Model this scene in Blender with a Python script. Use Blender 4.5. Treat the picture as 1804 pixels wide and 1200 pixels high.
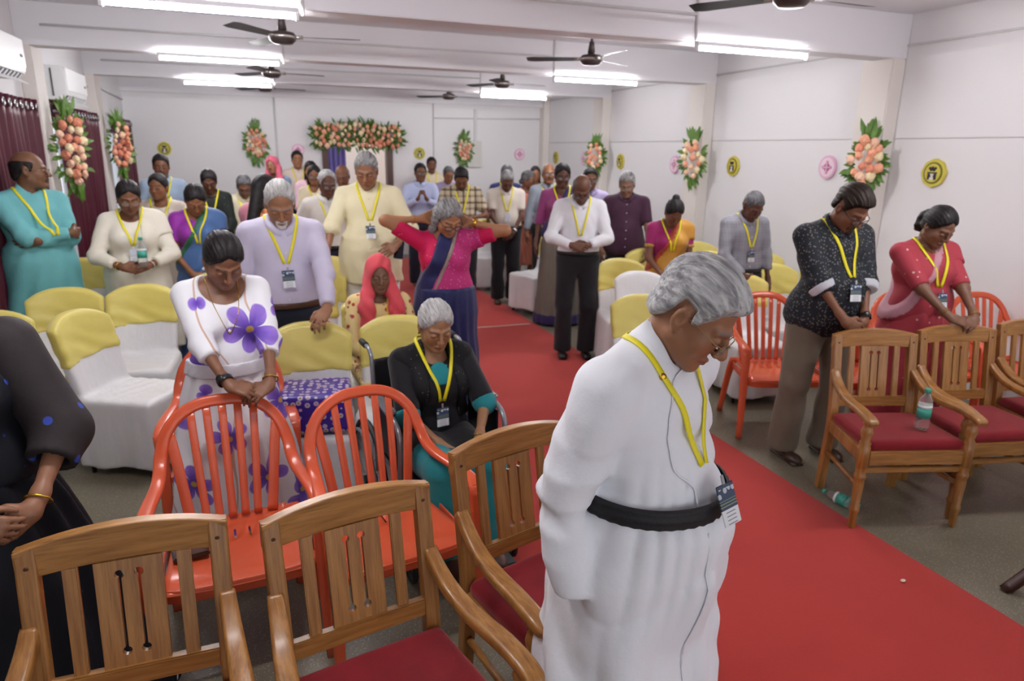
import bpy, bmesh, math, random
import numpy as np
from mathutils import Vector, Matrix, Euler

# ------------------------------------------------------------------ clear
for o in list(bpy.data.objects):
    bpy.data.objects.remove(o, do_unlink=True)
SC = bpy.context.scene
COL = SC.collection

# ------------------------------------------------------------------ camera
CAM_H = 1.85
cam_d = bpy.data.cameras.new('camera')
cam = bpy.data.objects.new('camera', cam_d)
COL.objects.link(cam)
cam_d.sensor_width = 36.0
cam_d.lens = 36.0 * 1203.0 / 1804.0
cam_d.clip_start = 0.05
_M = ((0.93791113, 0.07854214, -0.33786661), (-0.34651567, 0.2565116, -0.9022908), (0.01579885, 0.96334466, 0.26780117))
cam.matrix_world = Matrix(((_M[0][0], _M[0][1], _M[0][2], 0.0),
                           (_M[1][0], _M[1][1], _M[1][2], 0.0),
                           (_M[2][0], _M[2][1], _M[2][2], CAM_H), (0, 0, 0, 1)))
cam_d.dof.use_dof = True
cam_d.dof.focus_distance = 1.75
cam_d.dof.aperture_fstop = 4.0
SC.camera = cam

# ------------------------------------------------------------------ world, exposure
w = bpy.data.worlds.new('world')
SC.world = w
w.use_nodes = True
bg = w.node_tree.nodes['Background']
bg.inputs[0].default_value = (0.93, 0.96, 1.0, 1)
bg.inputs[1].default_value = 1.2
SC.view_settings.view_transform = 'Standard'
SC.view_settings.look = 'None'
SC.view_settings.exposure = 0.65
SC.view_settings.gamma = 1.0
SC.view_settings.use_curve_mapping = False
TUBE_E = 130.0

R = math.radians

# ------------------------------------------------------------------ object helpers
def tag(o, label=None, cat=None, group=None, kind=None):
    if label: o['label'] = label
    if cat: o['category'] = cat
    if group: o['group'] = group
    if kind: o['kind'] = kind
    return o

def empty(name, loc=(0, 0, 0), rz=0.0):
    o = bpy.data.objects.new(name, None)
    o.empty_display_size = 0.1
    o.location = loc
    o.rotation_euler = (0, 0, rz)
    COL.objects.link(o)
    return o

def link(name, me, mat=None, parent=None, loc=None, rot=None):
    o = bpy.data.objects.new(name, me)
    COL.objects.link(o)
    if mat is not None and len(me.materials) == 0:
        me.materials.append(mat)
    if parent is not None: o.parent = parent
    if loc is not None: o.location = loc
    if rot is not None: o.rotation_euler = rot
    return o

def copy_tree(o, parent=None):
    c = o.copy()
    COL.objects.link(c)
    if parent is not None: c.parent = parent
    for ch in list(o.children):
        copy_tree(ch, c)
    return c

def np_mesh(name, V, F, smooth=True, col=None):
    """V (n,3), F (m,4) or (m,3) arrays"""
    V = np.ascontiguousarray(V, dtype=np.float32)
    F = np.ascontiguousarray(F, dtype=np.int32)
    me = bpy.data.meshes.new(name)
    k = F.shape[1]
    me.vertices.add(len(V))
    me.vertices.foreach_set('co', V.ravel())
    me.loops.add(F.size)
    me.loops.foreach_set('vertex_index', F.ravel())
    me.polygons.add(len(F))
    me.polygons.foreach_set('loop_start', np.arange(0, F.size, k, dtype=np.int32))
    if smooth:
        me.polygons.foreach_set('use_smooth', np.ones(len(F), dtype=bool))
    me.update(calc_edges=True)
    if col is not None:
        a = me.attributes.new('tint', 'FLOAT_COLOR', 'POINT')
        c4 = np.ones((len(V), 4), dtype=np.float32)
        c4[:, :3] = col
        a.data.foreach_set('color', c4.ravel())
    return me

def bm_mesh(name, bm, smooth=False, bevel=0.0):
    if bevel > 0:
        bmesh.ops.bevel(bm, geom=list(bm.edges), offset=bevel, segments=2, affect='EDGES', clamp_overlap=True)
    me = bpy.data.meshes.new(name)
    bm.to_mesh(me)
    bm.free()
    if smooth:
        for p in me.polygons: p.use_smooth = True
    return me

def box_bm(bm, c, s, rot=None):
    r = bmesh.ops.create_cube(bm, size=1.0)
    M = Matrix.Translation(c)
    if rot is not None: M = M @ (rot.to_matrix().to_4x4() if isinstance(rot, Euler) else rot)
    M = M @ Matrix.Diagonal((s[0], s[1], s[2], 1))
    bmesh.ops.transform(bm, matrix=M, verts=r['verts'])
    return r['verts']

def box(name, c, s, mat, parent=None, bevel=0.0, rot=None):
    bm = bmesh.new()
    box_bm(bm, c, s, rot)
    return link(name, bm_mesh(name, bm, bevel=bevel), mat, parent)

def tube_mesh(name, pts, rad, n=10, closed=False, smooth=True):
    """round tube through points; rad scalar or list"""
    return sweep_mesh(name, pts, [(math.cos(2*math.pi*i/n), math.sin(2*math.pi*i/n)) for i in range(n)],
                      rad if hasattr(rad, '__len__') else [rad]*len(pts), closed=closed, smooth=smooth)

def sweep_arrays(pts, prof, scale, closed=False, up=(0, 0, 1), fixed_up=False):
    P = [Vector(p) for p in pts]
    n = len(P); k = len(prof)
    V = []
    T = []
    for i in range(n):
        a = P[(i-1) % n] if (closed or i > 0) else P[i]
        b = P[(i+1) % n] if (closed or i < n-1) else P[i]
        t = (b-a)
        T.append(t.normalized() if t.length > 1e-9 else Vector((0, 0, 1)))
    u = Vector(up)
    if abs(T[0].dot(u)) > 0.95: u = Vector((0, 1, 0)) if abs(T[0].y) < .9 else Vector((1, 0, 0))
    side = T[0].cross(u).normalized()
    for i in range(n):
        if fixed_up:
            s = T[i].cross(Vector(up))
            if s.length > 1e-4: side = s.normalized()
        else:
            side = (side - T[i]*side.dot(T[i])).normalized()
        nn = side.cross(T[i]).normalized()
        sc = scale[i]
        sx, sy = sc if hasattr(sc, '__len__') else (sc, sc)
        for (x, y) in prof:
            V.append(P[i] + side*(x*sx) + nn*(y*sy))
    F = []
    m = n if closed else n-1
    for i in range(m):
        for j in range(k):
            a = i*k+j; b = i*k+(j+1) % k
            c = ((i+1) % n)*k+(j+1) % k; d = ((i+1) % n)*k+j
            F.append((a, b, c, d))
    caps = []
    if not closed:
        caps = [tuple(reversed(range(k))), tuple((n-1)*k+j for j in range(k))]
    return V, F, caps

def sweep_mesh(name, pts, prof, scale, closed=False, smooth=False, up=(0, 0, 1), fixed_up=False):
    V, F, caps = sweep_arrays(pts, prof, scale, closed, up, fixed_up)
    me = bpy.data.meshes.new(name)
    me.from_pydata([tuple(v) for v in V], [], F+caps)
    if smooth:
        for p in me.polygons: p.use_smooth = len(p.vertices) == 4
    me.update()
    return me

def rrect(w, h, r, n=3):
    pts = []
    for cx, cy, a0 in ((w/2-r, h/2-r, 0), (-w/2+r, h/2-r, 90), (-w/2+r, -h/2+r, 180), (w/2-r, -h/2+r, 270)):
        for i in range(n+1):
            a = R(a0 + 90*i/n)
            pts.append((cx+r*math.cos(a), cy+r*math.sin(a)))
    return pts

def spline(cp, n=8):
    """Catmull-Rom through control points"""
    P = [np.array(c, float) for c in cp]
    P = [2*P[0]-P[1]] + P + [2*P[-1]-P[-2]]
    out = []
    for i in range(1, len(P)-2):
        for j in range(n):
            t = j/n
            a, b, c, d = P[i-1], P[i], P[i+1], P[i+2]
            out.append(0.5*((2*b)+(-a+c)*t+(2*a-5*b+4*c-d)*t*t+(-a+3*b-3*c+d)*t**3))
    out.append(P[-2])
    return [tuple(p) for p in out]

def lathe_mesh(name, prof, n=16, smooth=True, axis_pt=(0, 0, 0)):
    V = []; F = []
    m = len(prof)
    for (r, z) in prof:
        for j in range(n):
            a = 2*math.pi*j/n
            V.append((axis_pt[0]+r*math.cos(a), axis_pt[1]+r*math.sin(a), axis_pt[2]+z))
    for i in range(m-1):
        for j in range(n):
            F.append((i*n+j, i*n+(j+1) % n, (i+1)*n+(j+1) % n, (i+1)*n+j))
    F.append(tuple(reversed(range(n))))
    F.append(tuple((m-1)*n+j for j in range(n)))
    me = bpy.data.meshes.new(name)
    me.from_pydata(V, [], F)
    if smooth:
        for p in me.polygons: p.use_smooth = len(p.vertices) == 4
    return me

# ------------------------------------------------------------------ materials
MATS = {}
def srgb(c):
    if isinstance(c, str):
        c = c.lstrip('#'); c = tuple(int(c[i:i+2], 16)/255 for i in (0, 2, 4))
    return tuple((x/12.92 if x <= .04045 else ((x+.055)/1.055)**2.4) for x in c[:3])

class NT:
    def __init__(s, m): s.t = m.node_tree; s.b = s.t.nodes['Principled BSDF']
    def n(s, typ, **kw):
        nd = s.t.nodes.new(typ)
        for k, v in kw.items():
            if k.startswith('i_'):
                key = k[2:]
                key = int(key) if key.isdigit() else key
                nd.inputs[key].default_value = v
            else: setattr(nd, k, v)
        return nd
    def l(s, a, b): s.t.links.new(a, b)
    def math(s, op, a, b=None, c=None):
        nd = s.t.nodes.new('ShaderNodeMath'); nd.operation = op
        for i, v in enumerate((a, b, c)):
            if v is None: continue
            if isinstance(v, (int, float)): nd.inputs[i].default_value = v
            else: s.l(v, nd.inputs[i])
        return nd.outputs[0]
    def mix(s, f, a, b):
        nd = s.t.nodes.new('ShaderNodeMix'); nd.data_type = 'RGBA'
        for sock, v in ((nd.inputs[0], f), (nd.inputs[6], a), (nd.inputs[7], b)):
            if isinstance(v, (int, float)): sock.default_value = v
            elif isinstance(v, tuple): sock.default_value = (*v[:3], 1)
            else: s.l(v, sock)
        return nd.outputs[2]
    def step(s, v, lo, hi):
        nd = s.t.nodes.new('ShaderNodeMapRange'); nd.interpolation_type = 'SMOOTHSTEP'
        s.l(v, nd.inputs[0]); nd.inputs[1].default_value = lo; nd.inputs[2].default_value = hi
        return nd.outputs[0]
    def coord(s, which='Object', scale=(1, 1, 1), rot=(0, 0, 0)):
        tc = s.t.nodes.new('ShaderNodeTexCoord')
        mp = s.t.nodes.new('ShaderNodeMapping')
        mp.inputs['Scale'].default_value = scale
        mp.inputs['Rotation'].default_value = rot
        s.l(tc.outputs[which], mp.inputs[0])
        return mp.outputs[0]
    def noise(s, co, scale, detail=3, rough=.55):
        nd = s.n('ShaderNodeTexNoise'); s.l(co, nd.inputs['Vector'])
        nd.inputs['Scale'].default_value = scale; nd.inputs['Detail'].default_value = detail
        nd.inputs['Roughness'].default_value = rough
        return nd.outputs[0]
    def bump(s, h, strength=.2, dist=.01):
        nd = s.n('ShaderNodeBump'); nd.inputs['Strength'].default_value = strength
        nd.inputs['Distance'].default_value = dist
        s.l(h, nd.inputs['Height']); s.l(nd.outputs[0], s.b.inputs['Normal'])
    def base(s, c):
        if isinstance(c, tuple): s.b.inputs['Base Color'].default_value = (*c[:3], 1)
        else: s.l(c, s.b.inputs['Base Color'])

def new_mat(name, color=(.8, .8, .8), rough=.5, metal=0.0, spec=.5):
    m = bpy.data.materials.new(name); m.use_nodes = True
    t = NT(m)
    t.base(color)
    t.b.inputs['Roughness'].default_value = rough
    t.b.inputs['Metallic'].default_value = metal
    t.b.inputs['Specular IOR Level'].default_value = spec
    return m, t

def plain(name, color, rough=.5, metal=0.0, var=.06, nscale=8.0, bump=0.0, bscale=60., spec=.5):
    key = ('plain', name)
    if key in MATS: return MATS[key]
    c = srgb(color)
    m, t = new_mat(name, c, rough, metal, spec)
    co = t.coord()
    f = t.noise(co, nscale)
    lo = tuple(x*(1-var) for x in c); hi = tuple(min(1, x*(1+var)) for x in c)
    t.base(t.mix(f, lo, hi))
    if bump > 0:
        t.bump(t.noise(co, bscale, 2), bump, .004)
    MATS[key] = m
    return m

# ------------------------------------------------------------------ implicit surfaces
f32 = np.float32
def A(*v): return np.array(v, dtype=f32)

def d_cap(P, a, b, ra, rb=None):
    if rb is None: rb = ra
    a = np.asarray(a, f32); b = np.asarray(b, f32)
    pa = P - a; ba = b - a
    h = np.clip((pa @ ba) / max(float(ba @ ba), 1e-9), 0, 1)
    q = pa - h[:, None]*ba
    return np.sqrt(np.einsum('ij,ij->i', q, q)) - (ra + (rb-ra)*h)

def d_ell(P, c, r):
    q = P - np.asarray(c, f32)
    r = np.asarray(r, f32)
    k0 = np.sqrt(np.einsum('ij,ij->i', q/r, q/r))
    k1 = np.sqrt(np.einsum('ij,ij->i', q/(r*r), q/(r*r))) + 1e-9
    return k0*(k0-1.0)/k1

def d_box(P, c, s, r=0.0):
    q = np.abs(P - np.asarray(c, f32)) - (np.asarray(s, f32)-r)
    o = np.maximum(q, 0)
    return np.sqrt(np.einsum('ij,ij->i', o, o)) + np.minimum(q.max(axis=1), 0) - r

def smin(a, b, k):
    h = np.maximum(k - np.abs(a-b), 0)/k
    return np.minimum(a, b) - h*h*k*0.25
def smax(a, b, k): return -smin(-a, -b, k)
def sstep(x, a, b):
    t = np.clip((x-a)/(b-a), 0, 1); return t*t*(3-2*t)

_CORN = np.array([(i, j, k) for i in (0, 1) for j in (0, 1) for k in (0, 1)], dtype=np.int64)
_EDG = [(0, 1), (2, 3), (4, 5), (6, 7), (0, 2), (1, 3), (4, 6), (5, 7), (0, 4), (1, 5), (2, 6), (3, 7)]

def polygonize(sdf, lo, hi, h, B=6, margin=.012):
    lo = np.asarray(lo, float) - 2*h
    hi = np.asarray(hi, float) + 2*h
    nb = np.maximum(np.ceil((hi-lo)/(h*B)).astype(int), 1)
    n = nb*B
    g = [lo[i] + h*B*(np.arange(nb[i])+.5) - h*.5 for i in range(3)]
    C = np.stack(np.meshgrid(*g, indexing='ij'), -1).reshape(-1, 3).astype(f32)
    dc = sdf(C).astype(f32)
    keep = np.abs(dc) < .87*B*h + margin
    Vg = np.repeat(np.repeat(np.repeat(dc.reshape(nb), B, 0), B, 1), B, 2)
    ki = np.flatnonzero(keep)
    if len(ki) == 0: return np.zeros((0, 3), f32), np.zeros((0, 4), np.int32)
    bi = np.stack(np.unravel_index(ki, nb), -1)*B
    off = np.stack(np.meshgrid(*[np.arange(B)]*3, indexing='ij'), -1).reshape(-1, 3)
    idx = (bi[:, None, :] + off[None]).reshape(-1, 3)
    P = (lo + idx*h).astype(f32)
    vals = np.empty(len(P), f32)
    CH = 120000
    for s in range(0, len(P), CH):
        vals[s:s+CH] = sdf(P[s:s+CH])
    Vg[idx[:, 0], idx[:, 1], idx[:, 2]] = vals
    # closed borders
    Vg[0] = np.abs(Vg[0])+1e-4; Vg[-1] = np.abs(Vg[-1])+1e-4
    Vg[:, 0] = np.abs(Vg[:, 0])+1e-4; Vg[:, -1] = np.abs(Vg[:, -1])+1e-4
    Vg[:, :, 0] = np.abs(Vg[:, :, 0])+1e-4; Vg[:, :, -1] = np.abs(Vg[:, :, -1])+1e-4
    ins = Vg < 0
    s = ins.astype(np.int8)
    cs = (s[:-1, :-1, :-1]+s[1:, :-1, :-1]+s[:-1, 1:, :-1]+s[:-1, :-1, 1:]
          + s[1:, 1:, :-1]+s[1:, :-1, 1:]+s[:-1, 1:, 1:]+s[1:, 1:, 1:])
    act = np.argwhere((cs > 0) & (cs < 8))
    if len(act) == 0: return np.zeros((0, 3), f32), np.zeros((0, 4), np.int32)
    cid = np.full(cs.shape, -1, np.int32)
    cid[act[:, 0], act[:, 1], act[:, 2]] = np.arange(len(act))
    cv = np.stack([Vg[act[:, 0]+c[0], act[:, 1]+c[1], act[:, 2]+c[2]] for c in _CORN], 1)
    acc = np.zeros((len(act), 3)); cnt = np.zeros(len(act))
    for a, b in _EDG:
        va = cv[:, a]; vb = cv[:, b]
        m = (va < 0) != (vb < 0)
        t = np.where(m, va/np.where(m, va-vb, 1), 0)
        p = _CORN[a] + t[:, None]*(_CORN[b]-_CORN[a])
        acc += p*m[:, None]; cnt += m
    V = (lo + (act + acc/cnt[:, None])*h).astype(f32)
    Fs = []
    for ax in range(3):
        sl0 = [slice(None)]*3; sl1 = [slice(None)]*3
        sl0[ax] = slice(0, -1); sl1[ax] = slice(1, None)
        a = ins[tuple(sl0)]; b = ins[tuple(sl1)]
        e = np.argwhere(a != b)
        u, v = [(1, 2), (2, 0), (0, 1)][ax]
        ok = (e[:, u] > 0) & (e[:, v] > 0) & (e[:, u] < cs.shape[u]) & (e[:, v] < cs.shape[v]) & (e[:, ax] < cs.shape[ax])
        e = e[ok]
        def cell(du, dv):
            q = e.copy(); q[:, u] -= du; q[:, v] -= dv
            return cid[q[:, 0], q[:, 1], q[:, 2]]
        q = np.stack([cell(1, 1), cell(0, 1), cell(0, 0), cell(1, 0)], 1)
        fl = ~ins[e[:, 0], e[:, 1], e[:, 2]]
        q[fl] = q[fl][:, ::-1]
        Fs.append(q)
    F = np.concatenate(Fs)
    F = F[(F >= 0).all(1)]
    return V, F

def sdf_mesh(name, sdf, lo, hi, h, smooth=True, margin=.012):
    V, F = polygonize(sdf, lo, hi, h, margin=margin)
    return np_mesh(name, V, F, smooth)
# ================================================================== SETTING
XL, XR = -1.76, 5.2          # left and right wall faces
YB, YF = 12.3, -3.6         # far wall, end behind the photographer, left open to let world light in as fill
ZC, ZB = 2.98, 2.64         # ceiling, underside of beams
BEAM_Y = [-0.54, 2.03, 4.60, 7.17, 9.74]

# --- materials of the shell
def wall_paint(name, c, var=.03):
    m, t = new_mat(name, srgb(c), .55)
    co = t.coord()
    f = t.noise(co, .9, 4)
    cc = srgb(c)
    t.base(t.mix(f, tuple(x*(1-var) for x in cc), tuple(min(1, x*(1+var)) for x in cc)))
    t.bump(t.noise(co, 35, 3), .06, .004)
    return m
M_WALL = wall_paint('wall_paint', '#e6e4e6')
M_CREAM = wall_paint('cream_column_paint', '#e3dcd6')
M_CEIL = wall_paint('ceiling_paint', '#e4e3e8')
M_BEAM = wall_paint('beam_paint', '#e2e0e4')

m, t = new_mat('terrazzo', srgb('#847d6f'), .33)
co = t.coord()
n1 = t.noise(co, 1.3, 5, .6)
vo = t.n('ShaderNodeTexVoronoi'); t.l(co, vo.inputs['Vector']); vo.inputs['Scale'].default_value = 95
sp = t.step(vo.outputs['Distance'], .12, .32)
c1 = t.mix(n1, srgb('#5c574a'), srgb('#857d6a'))
c2 = t.mix(sp, srgb('#a39b88'), c1)
vo2 = t.n('ShaderNodeTexVoronoi'); t.l(co, vo2.inputs['Vector']); vo2.inputs['Scale'].default_value = 140
c3 = t.mix(t.step(vo2.outputs['Distance'], .10, .22), srgb('#3f3b36'), c2)
t.base(c3)
t.l(t.math('ADD', t.math('MULTIPLY', n1, .25), .2), t.b.inputs['Roughness'])
M_FLOOR = m

def struct(o): o['kind'] = 'structure'; return o

struct(box('floor', ((XL+XR)/2, (YB+3+YF)/2, -.05), (XR-XL+1.2, YB+3-YF+1.2, .1), M_FLOOR))
struct(box('ceiling', ((XL+XR)/2, (YB+YF)/2, ZC+.06), (XR-XL+.8, YB-YF+.8, .12), M_CEIL))
struct(box('wall_right', (XR+.1, (YB+YF)/2, ZC/2), (.2, YB-YF+.4, ZC), M_WALL))

# left wall with window openings behind the curtains
WIN = [(-2.7, -.9), (.15, 1.75), (2.75, 4.3), (5.35, 6.85), (7.9, 9.45), (10.7, 11.95)]   # y ranges
WZ0, WZ1 = .25, 2.05
bm = bmesh.new()
ys = [YF-.2] + [v for p in WIN for v in p] + [YB+.2]
for i in range(0, len(ys), 2):
    box_bm(bm, (XL-.1, (ys[i]+ys[i+1])/2, ZC/2), (.2, ys[i+1]-ys[i], ZC))
for a, b in WIN:
    box_bm(bm, (XL-.1, (a+b)/2, WZ0/2), (.2, b-a, WZ0))
    box_bm(bm, (XL-.1, (a+b)/2, (WZ1+ZC)/2), (.2, b-a, ZC-WZ1))
struct(link('wall_left', bm_mesh('wall_left', bm), M_WALL))
M_FRAME = plain('window_frame_white', '#d8d6d2', .4)
m, t = new_mat('window_glass', (.9, .95, 1), .05)
t.b.inputs['Transmission Weight'].default_value = 1.0
t.b.inputs['IOR'].default_value = 1.1
M_GLASS = m
for i, (a, b) in enumerate(WIN):
    e = struct(empty('window_%d' % (i+1), (XL-.12, (a+b)/2, WZ0)))
    W_ = b-a; H_ = WZ1-WZ0
    bm = bmesh.new()
    for y in (-W_/2+.025, 0, W_/2-.025): box_bm(bm, (0, y, H_/2), (.05, .05, H_))
    for z in (.025, H_-.025): box_bm(bm, (0, 0, z), (.05, W_, .05))
    link('window_frame', bm_mesh('window_frame', bm), M_FRAME, e)
    for s in (-1, 1):
        box('pane', (0, s*(W_/4-.006), H_/2), (.006, W_/2-.062, H_-.1), M_GLASS, e)

# far wall with doorway
DX0, DX1, DZ = 1.13, 2.32, 2.02
bm = bmesh.new()
box_bm(bm, ((XL-.2+DX0)/2, YB+.1, ZC/2), (DX0-XL+.2, .2, ZC))
box_bm(bm, ((XR+.2+DX1)/2, YB+.1, ZC/2), (XR+.2-DX1, .2, ZC))
box_bm(bm, ((DX0+DX1)/2, YB+.1, (ZC+DZ)/2), (DX1-DX0, .2, ZC-DZ))
struct(link('wall_back', bm_mesh('wall_back', bm), M_WALL))
M_DFRAME = plain('dark_door_wood', '#4a2a20', .4, var=.15)
e = struct(empty('door_1', ((DX0+DX1)/2, YB-.02, 0)))
hw = (DX1-DX0)/2
for s in (-1, 1): box('door_jamb', (s*(hw-.05), .08, DZ/2), (.1, .22, DZ), M_DFRAME, e, .006)
box('door_head', (0, .08, DZ-.04), (2*hw-.2, .22, .08), M_DFRAME, e, .006)
# landing behind the doorway: pale wall, purple drape
M_LAND = wall_paint('landing_paint', '#f2e3da')
struct(box('wall_landing', (1.9, 14.6, 1.45), (4.6, .1, 2.9), M_LAND))
struct(box('wall_landing_side', (3.2, 13.5, 1.45), (.1, 2.1, 2.9), M_LAND))

# beams and columns
for i, y in enumerate(BEAM_Y):
    struct(box('trim_beam_%d' % (i+1), ((XL+XR)/2, y+.11, (ZC+ZB)/2), (XR-XL, .22, ZC-ZB), M_BEAM, bevel=.006))
struct(box('trim_beam_back', ((XL+XR)/2, YB-.06, (ZC+2.62)/2), (XR-XL, .12, ZC-2.62), M_BEAM))
for i, y in enumerate(BEAM_Y):
    struct(box('trim_column_right_%d' % (i+1), (XR-.075, y+.16, ZB/2), (.15, .32, ZB), M_CREAM, bevel=.01))
    struct(box('trim_column_left_%d' % (i+1), (XL+.0525, y+.17, ZB/2), (.105, .34, ZB), M_CREAM, bevel=.01))
struct(box('trim_corner_right', (XR-.06, YB-.1, ZC/2), (.12, .2, ZC), M_CREAM, bevel=.008))

# conduits: along right wall (z 2.74 and dado joint 2.0), on beam faces
M_PIPE = plain('pvc_conduit', '#d4d2d2', .4)
def conduit(name, pts, r=.009):
    return link(name, tube_mesh(name, pts, r, 8), M_PIPE)
struct(conduit('trim_conduit_wall', [(XR-.012, YF, 2.742), (XR-.012, YB-.2, 2.742)]))
struct(conduit('trim_dado_line', [(XR-.003, YF, 2.004), (XR-.003, YB-.2, 2.004)], .006))
for i, y in enumerate(BEAM_Y[1:]):
    struct(conduit('trim_conduit_beam_%d' % (i+1), [(XL+.2, y-.012, 2.80), (3.1, y-.012, 2.82)], .010))
    for x in (.36, 3.11):
        struct(conduit('trim_conduit_drop_%d' % (i*2+1+(x > 1)), [(x, y-.014, ZC), (x, y-.014, 2.60)], .010))
struct(conduit('trim_conduit_back_1', [(.42, YB-.012, 2.62), (.42, YB-.012, .9)], .016))
struct(conduit('trim_conduit_back_2', [(3.06, YB-.012, 2.62), (3.06, YB-.012, 1.2)], .012))
struct(box('trim_conduit_duct', (3.83, YB-.02, 2.1), (.05, .04, .9), M_PIPE))
struct(conduit('trim_conduit_back_3', [(3.06, YB-.012, 2.38), (5.1, YB-.012, 2.42)], .010))
for j, (y0, y1) in enumerate(((4.9, 7.17), (7.5, 9.74), (10.1, 12.2))):
    struct(conduit('trim_conduit_left_%d' % (j+1), [(XL+.02, y0, 2.56), (XL+.02, y1, 2.50)], .012))

# ------------------------------------------------------------------ tube lights
M_TUBE = bpy.data.materials.new('tube_glow'); M_TUBE.use_nodes = True
_t = M_TUBE.node_tree; _t.nodes.remove(_t.nodes['Principled BSDF'])
_e = _t.nodes.new('ShaderNodeEmission'); _e.inputs[0].default_value = (1, .985, 1, 1); _e.inputs[1].default_value = TUBE_E
_t.links.new(_e.outputs[0], _t.nodes['Material Output'].inputs[0])
M_FIX = plain('fixture_white', '#dddce0', .35)
_ll = {(4.6, 0): 'nearest left one, cut by the top edge', (7.17, 0): 'middle one of the left row',
       (9.74, 0): 'farthest of the left row', (4.6, 1): 'nearest right one', (7.17, 1): 'middle one of the right row',
       (9.74, 1): 'farthest of the right row'}
def tube_light(x0, x1, y, label):
    e = empty('tube_light', ((x0+x1)/2, y, 2.60))
    L = x1-x0
    box('fixture_body', (0, -.03, .018), (L, .045, .03), M_FIX, e, .004)
    for s in (-1, 1): box('end_holder', (s*(L/2-.01), -.03, -.012), (.022, .035, .05), M_FIX, e, .004)
    link('tube', tube_mesh('tube', [(-L/2+.02, -.03, -.014), (L/2-.02, -.03, -.014)], .014, 10), M_TUBE, e)
    tag(e, label, 'tube light', 'fluorescent tubes under the beams')
    return e
for y in BEAM_Y[1:]:
    for k, (a, b) in enumerate(((-.70, .33), (3.08, 4.10))):
        tube_light(a, b, y-.035, 'lit white fluorescent tube on a beam, ' + _ll.get((y, k), ('second row' if y > 0 else 'last row')+' behind the photographer, %s side' % ('left', 'right')[k]))

# ------------------------------------------------------------------ ceiling fans
M_FAN = plain('fan_brown', '#3b3130', .35, var=.1)
M_FANL = plain('fan_silver_trim', '#b9b4ae', .25, .6)
def blade_mesh():
    bm = bmesh.new()
    n = 8; rows = []
    for i in range(n+1):
        t_ = i/n; x = .12+.46*t_; w_ = .045+.022*t_ if i < n else .05
        tw = R(11)
        rows.append([(x, -w_*math.cos(tw), -w_*math.sin(tw)), (x, w_*math.cos(tw), w_*math.sin(tw))])
    vs = [[bm.verts.new(p) for p in r] for r in rows]
    for i in range(n): bm.faces.new((vs[i][0], vs[i+1][0], vs[i+1][1], vs[i][1]))
    r = bmesh.ops.solidify(bm, geom=list(bm.faces), thickness=.005)
    return bm_mesh('blade', bm)
fan_me = {
 'rod': tube_mesh('rod', [(0, 0, .02), (0, 0, .32)], .012, 10),
 'canopy': lathe_mesh('canopy', [(.012, 0), (.035, .0), (.022, .09), (.013, .1)], 14),
 'motor': lathe_mesh('motor', [(.02, -.055), (.07, -.05), (.098, -.025), (.1, .01), (.085, .03), (.035, .04), (.02, .06)], 24),
 'trim': lathe_mesh('trim_ring', [(.1, -.012), (.103, -.01), (.103, .004), (.1, .006)], 24),
 'blade': blade_mesh(),
 'arm': tube_mesh('arm', [(.08, 0, 0), (.15, 0, 0)], .014, 8)}
def fan(x, y, z, a0, label):
    e = empty('ceiling_fan', (x, y, z))
    link('down_rod', fan_me['rod'], M_FAN, e)
    link('lower_canopy', fan_me['canopy'], M_FAN, e, (0, 0, .05))
    link('upper_canopy', fan_me['canopy'], M_FAN, e, (0, 0, ZC-z-.02), (math.pi, 0, 0))
    link('motor', fan_me['motor'], M_FAN, e)
    link('trim_ring', fan_me['trim'], M_FANL, e)
    for k in range(3):
        b = link('blade', fan_me['blade'], M_FAN, e, rot=(0, 0, R(a0+120*k)))
        link('blade_arm', fan_me['arm'], M_FANL, b)
    tag(e, label, 'ceiling fan', 'ceiling fans')
fan(.30, 5.9, 2.66, -10, 'dark brown ceiling fan nearest on the left, under the near left tube')
fan(.29, 8.5, 2.64, 8, 'dark ceiling fan in the middle of the left row, below the middle left tube')
fan(.27, 11.0, 2.66, 10, 'small dark ceiling fan at the far end of the left row')
fan(2.92, 5.9, 2.65, 30, 'dark brown ceiling fan with pointed canopy nearest on the right in full view')
fan(3.0, 8.5, 2.65, 0, 'dark ceiling fan in the middle of the right row')
fan(2.99, 11.0, 2.66, 14, 'small dark ceiling fan at the far end of the right row')
fan(2.83, 3.3, 2.68, 2, 'ceiling fan cut off by the top edge of the photo, at upper right')
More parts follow.
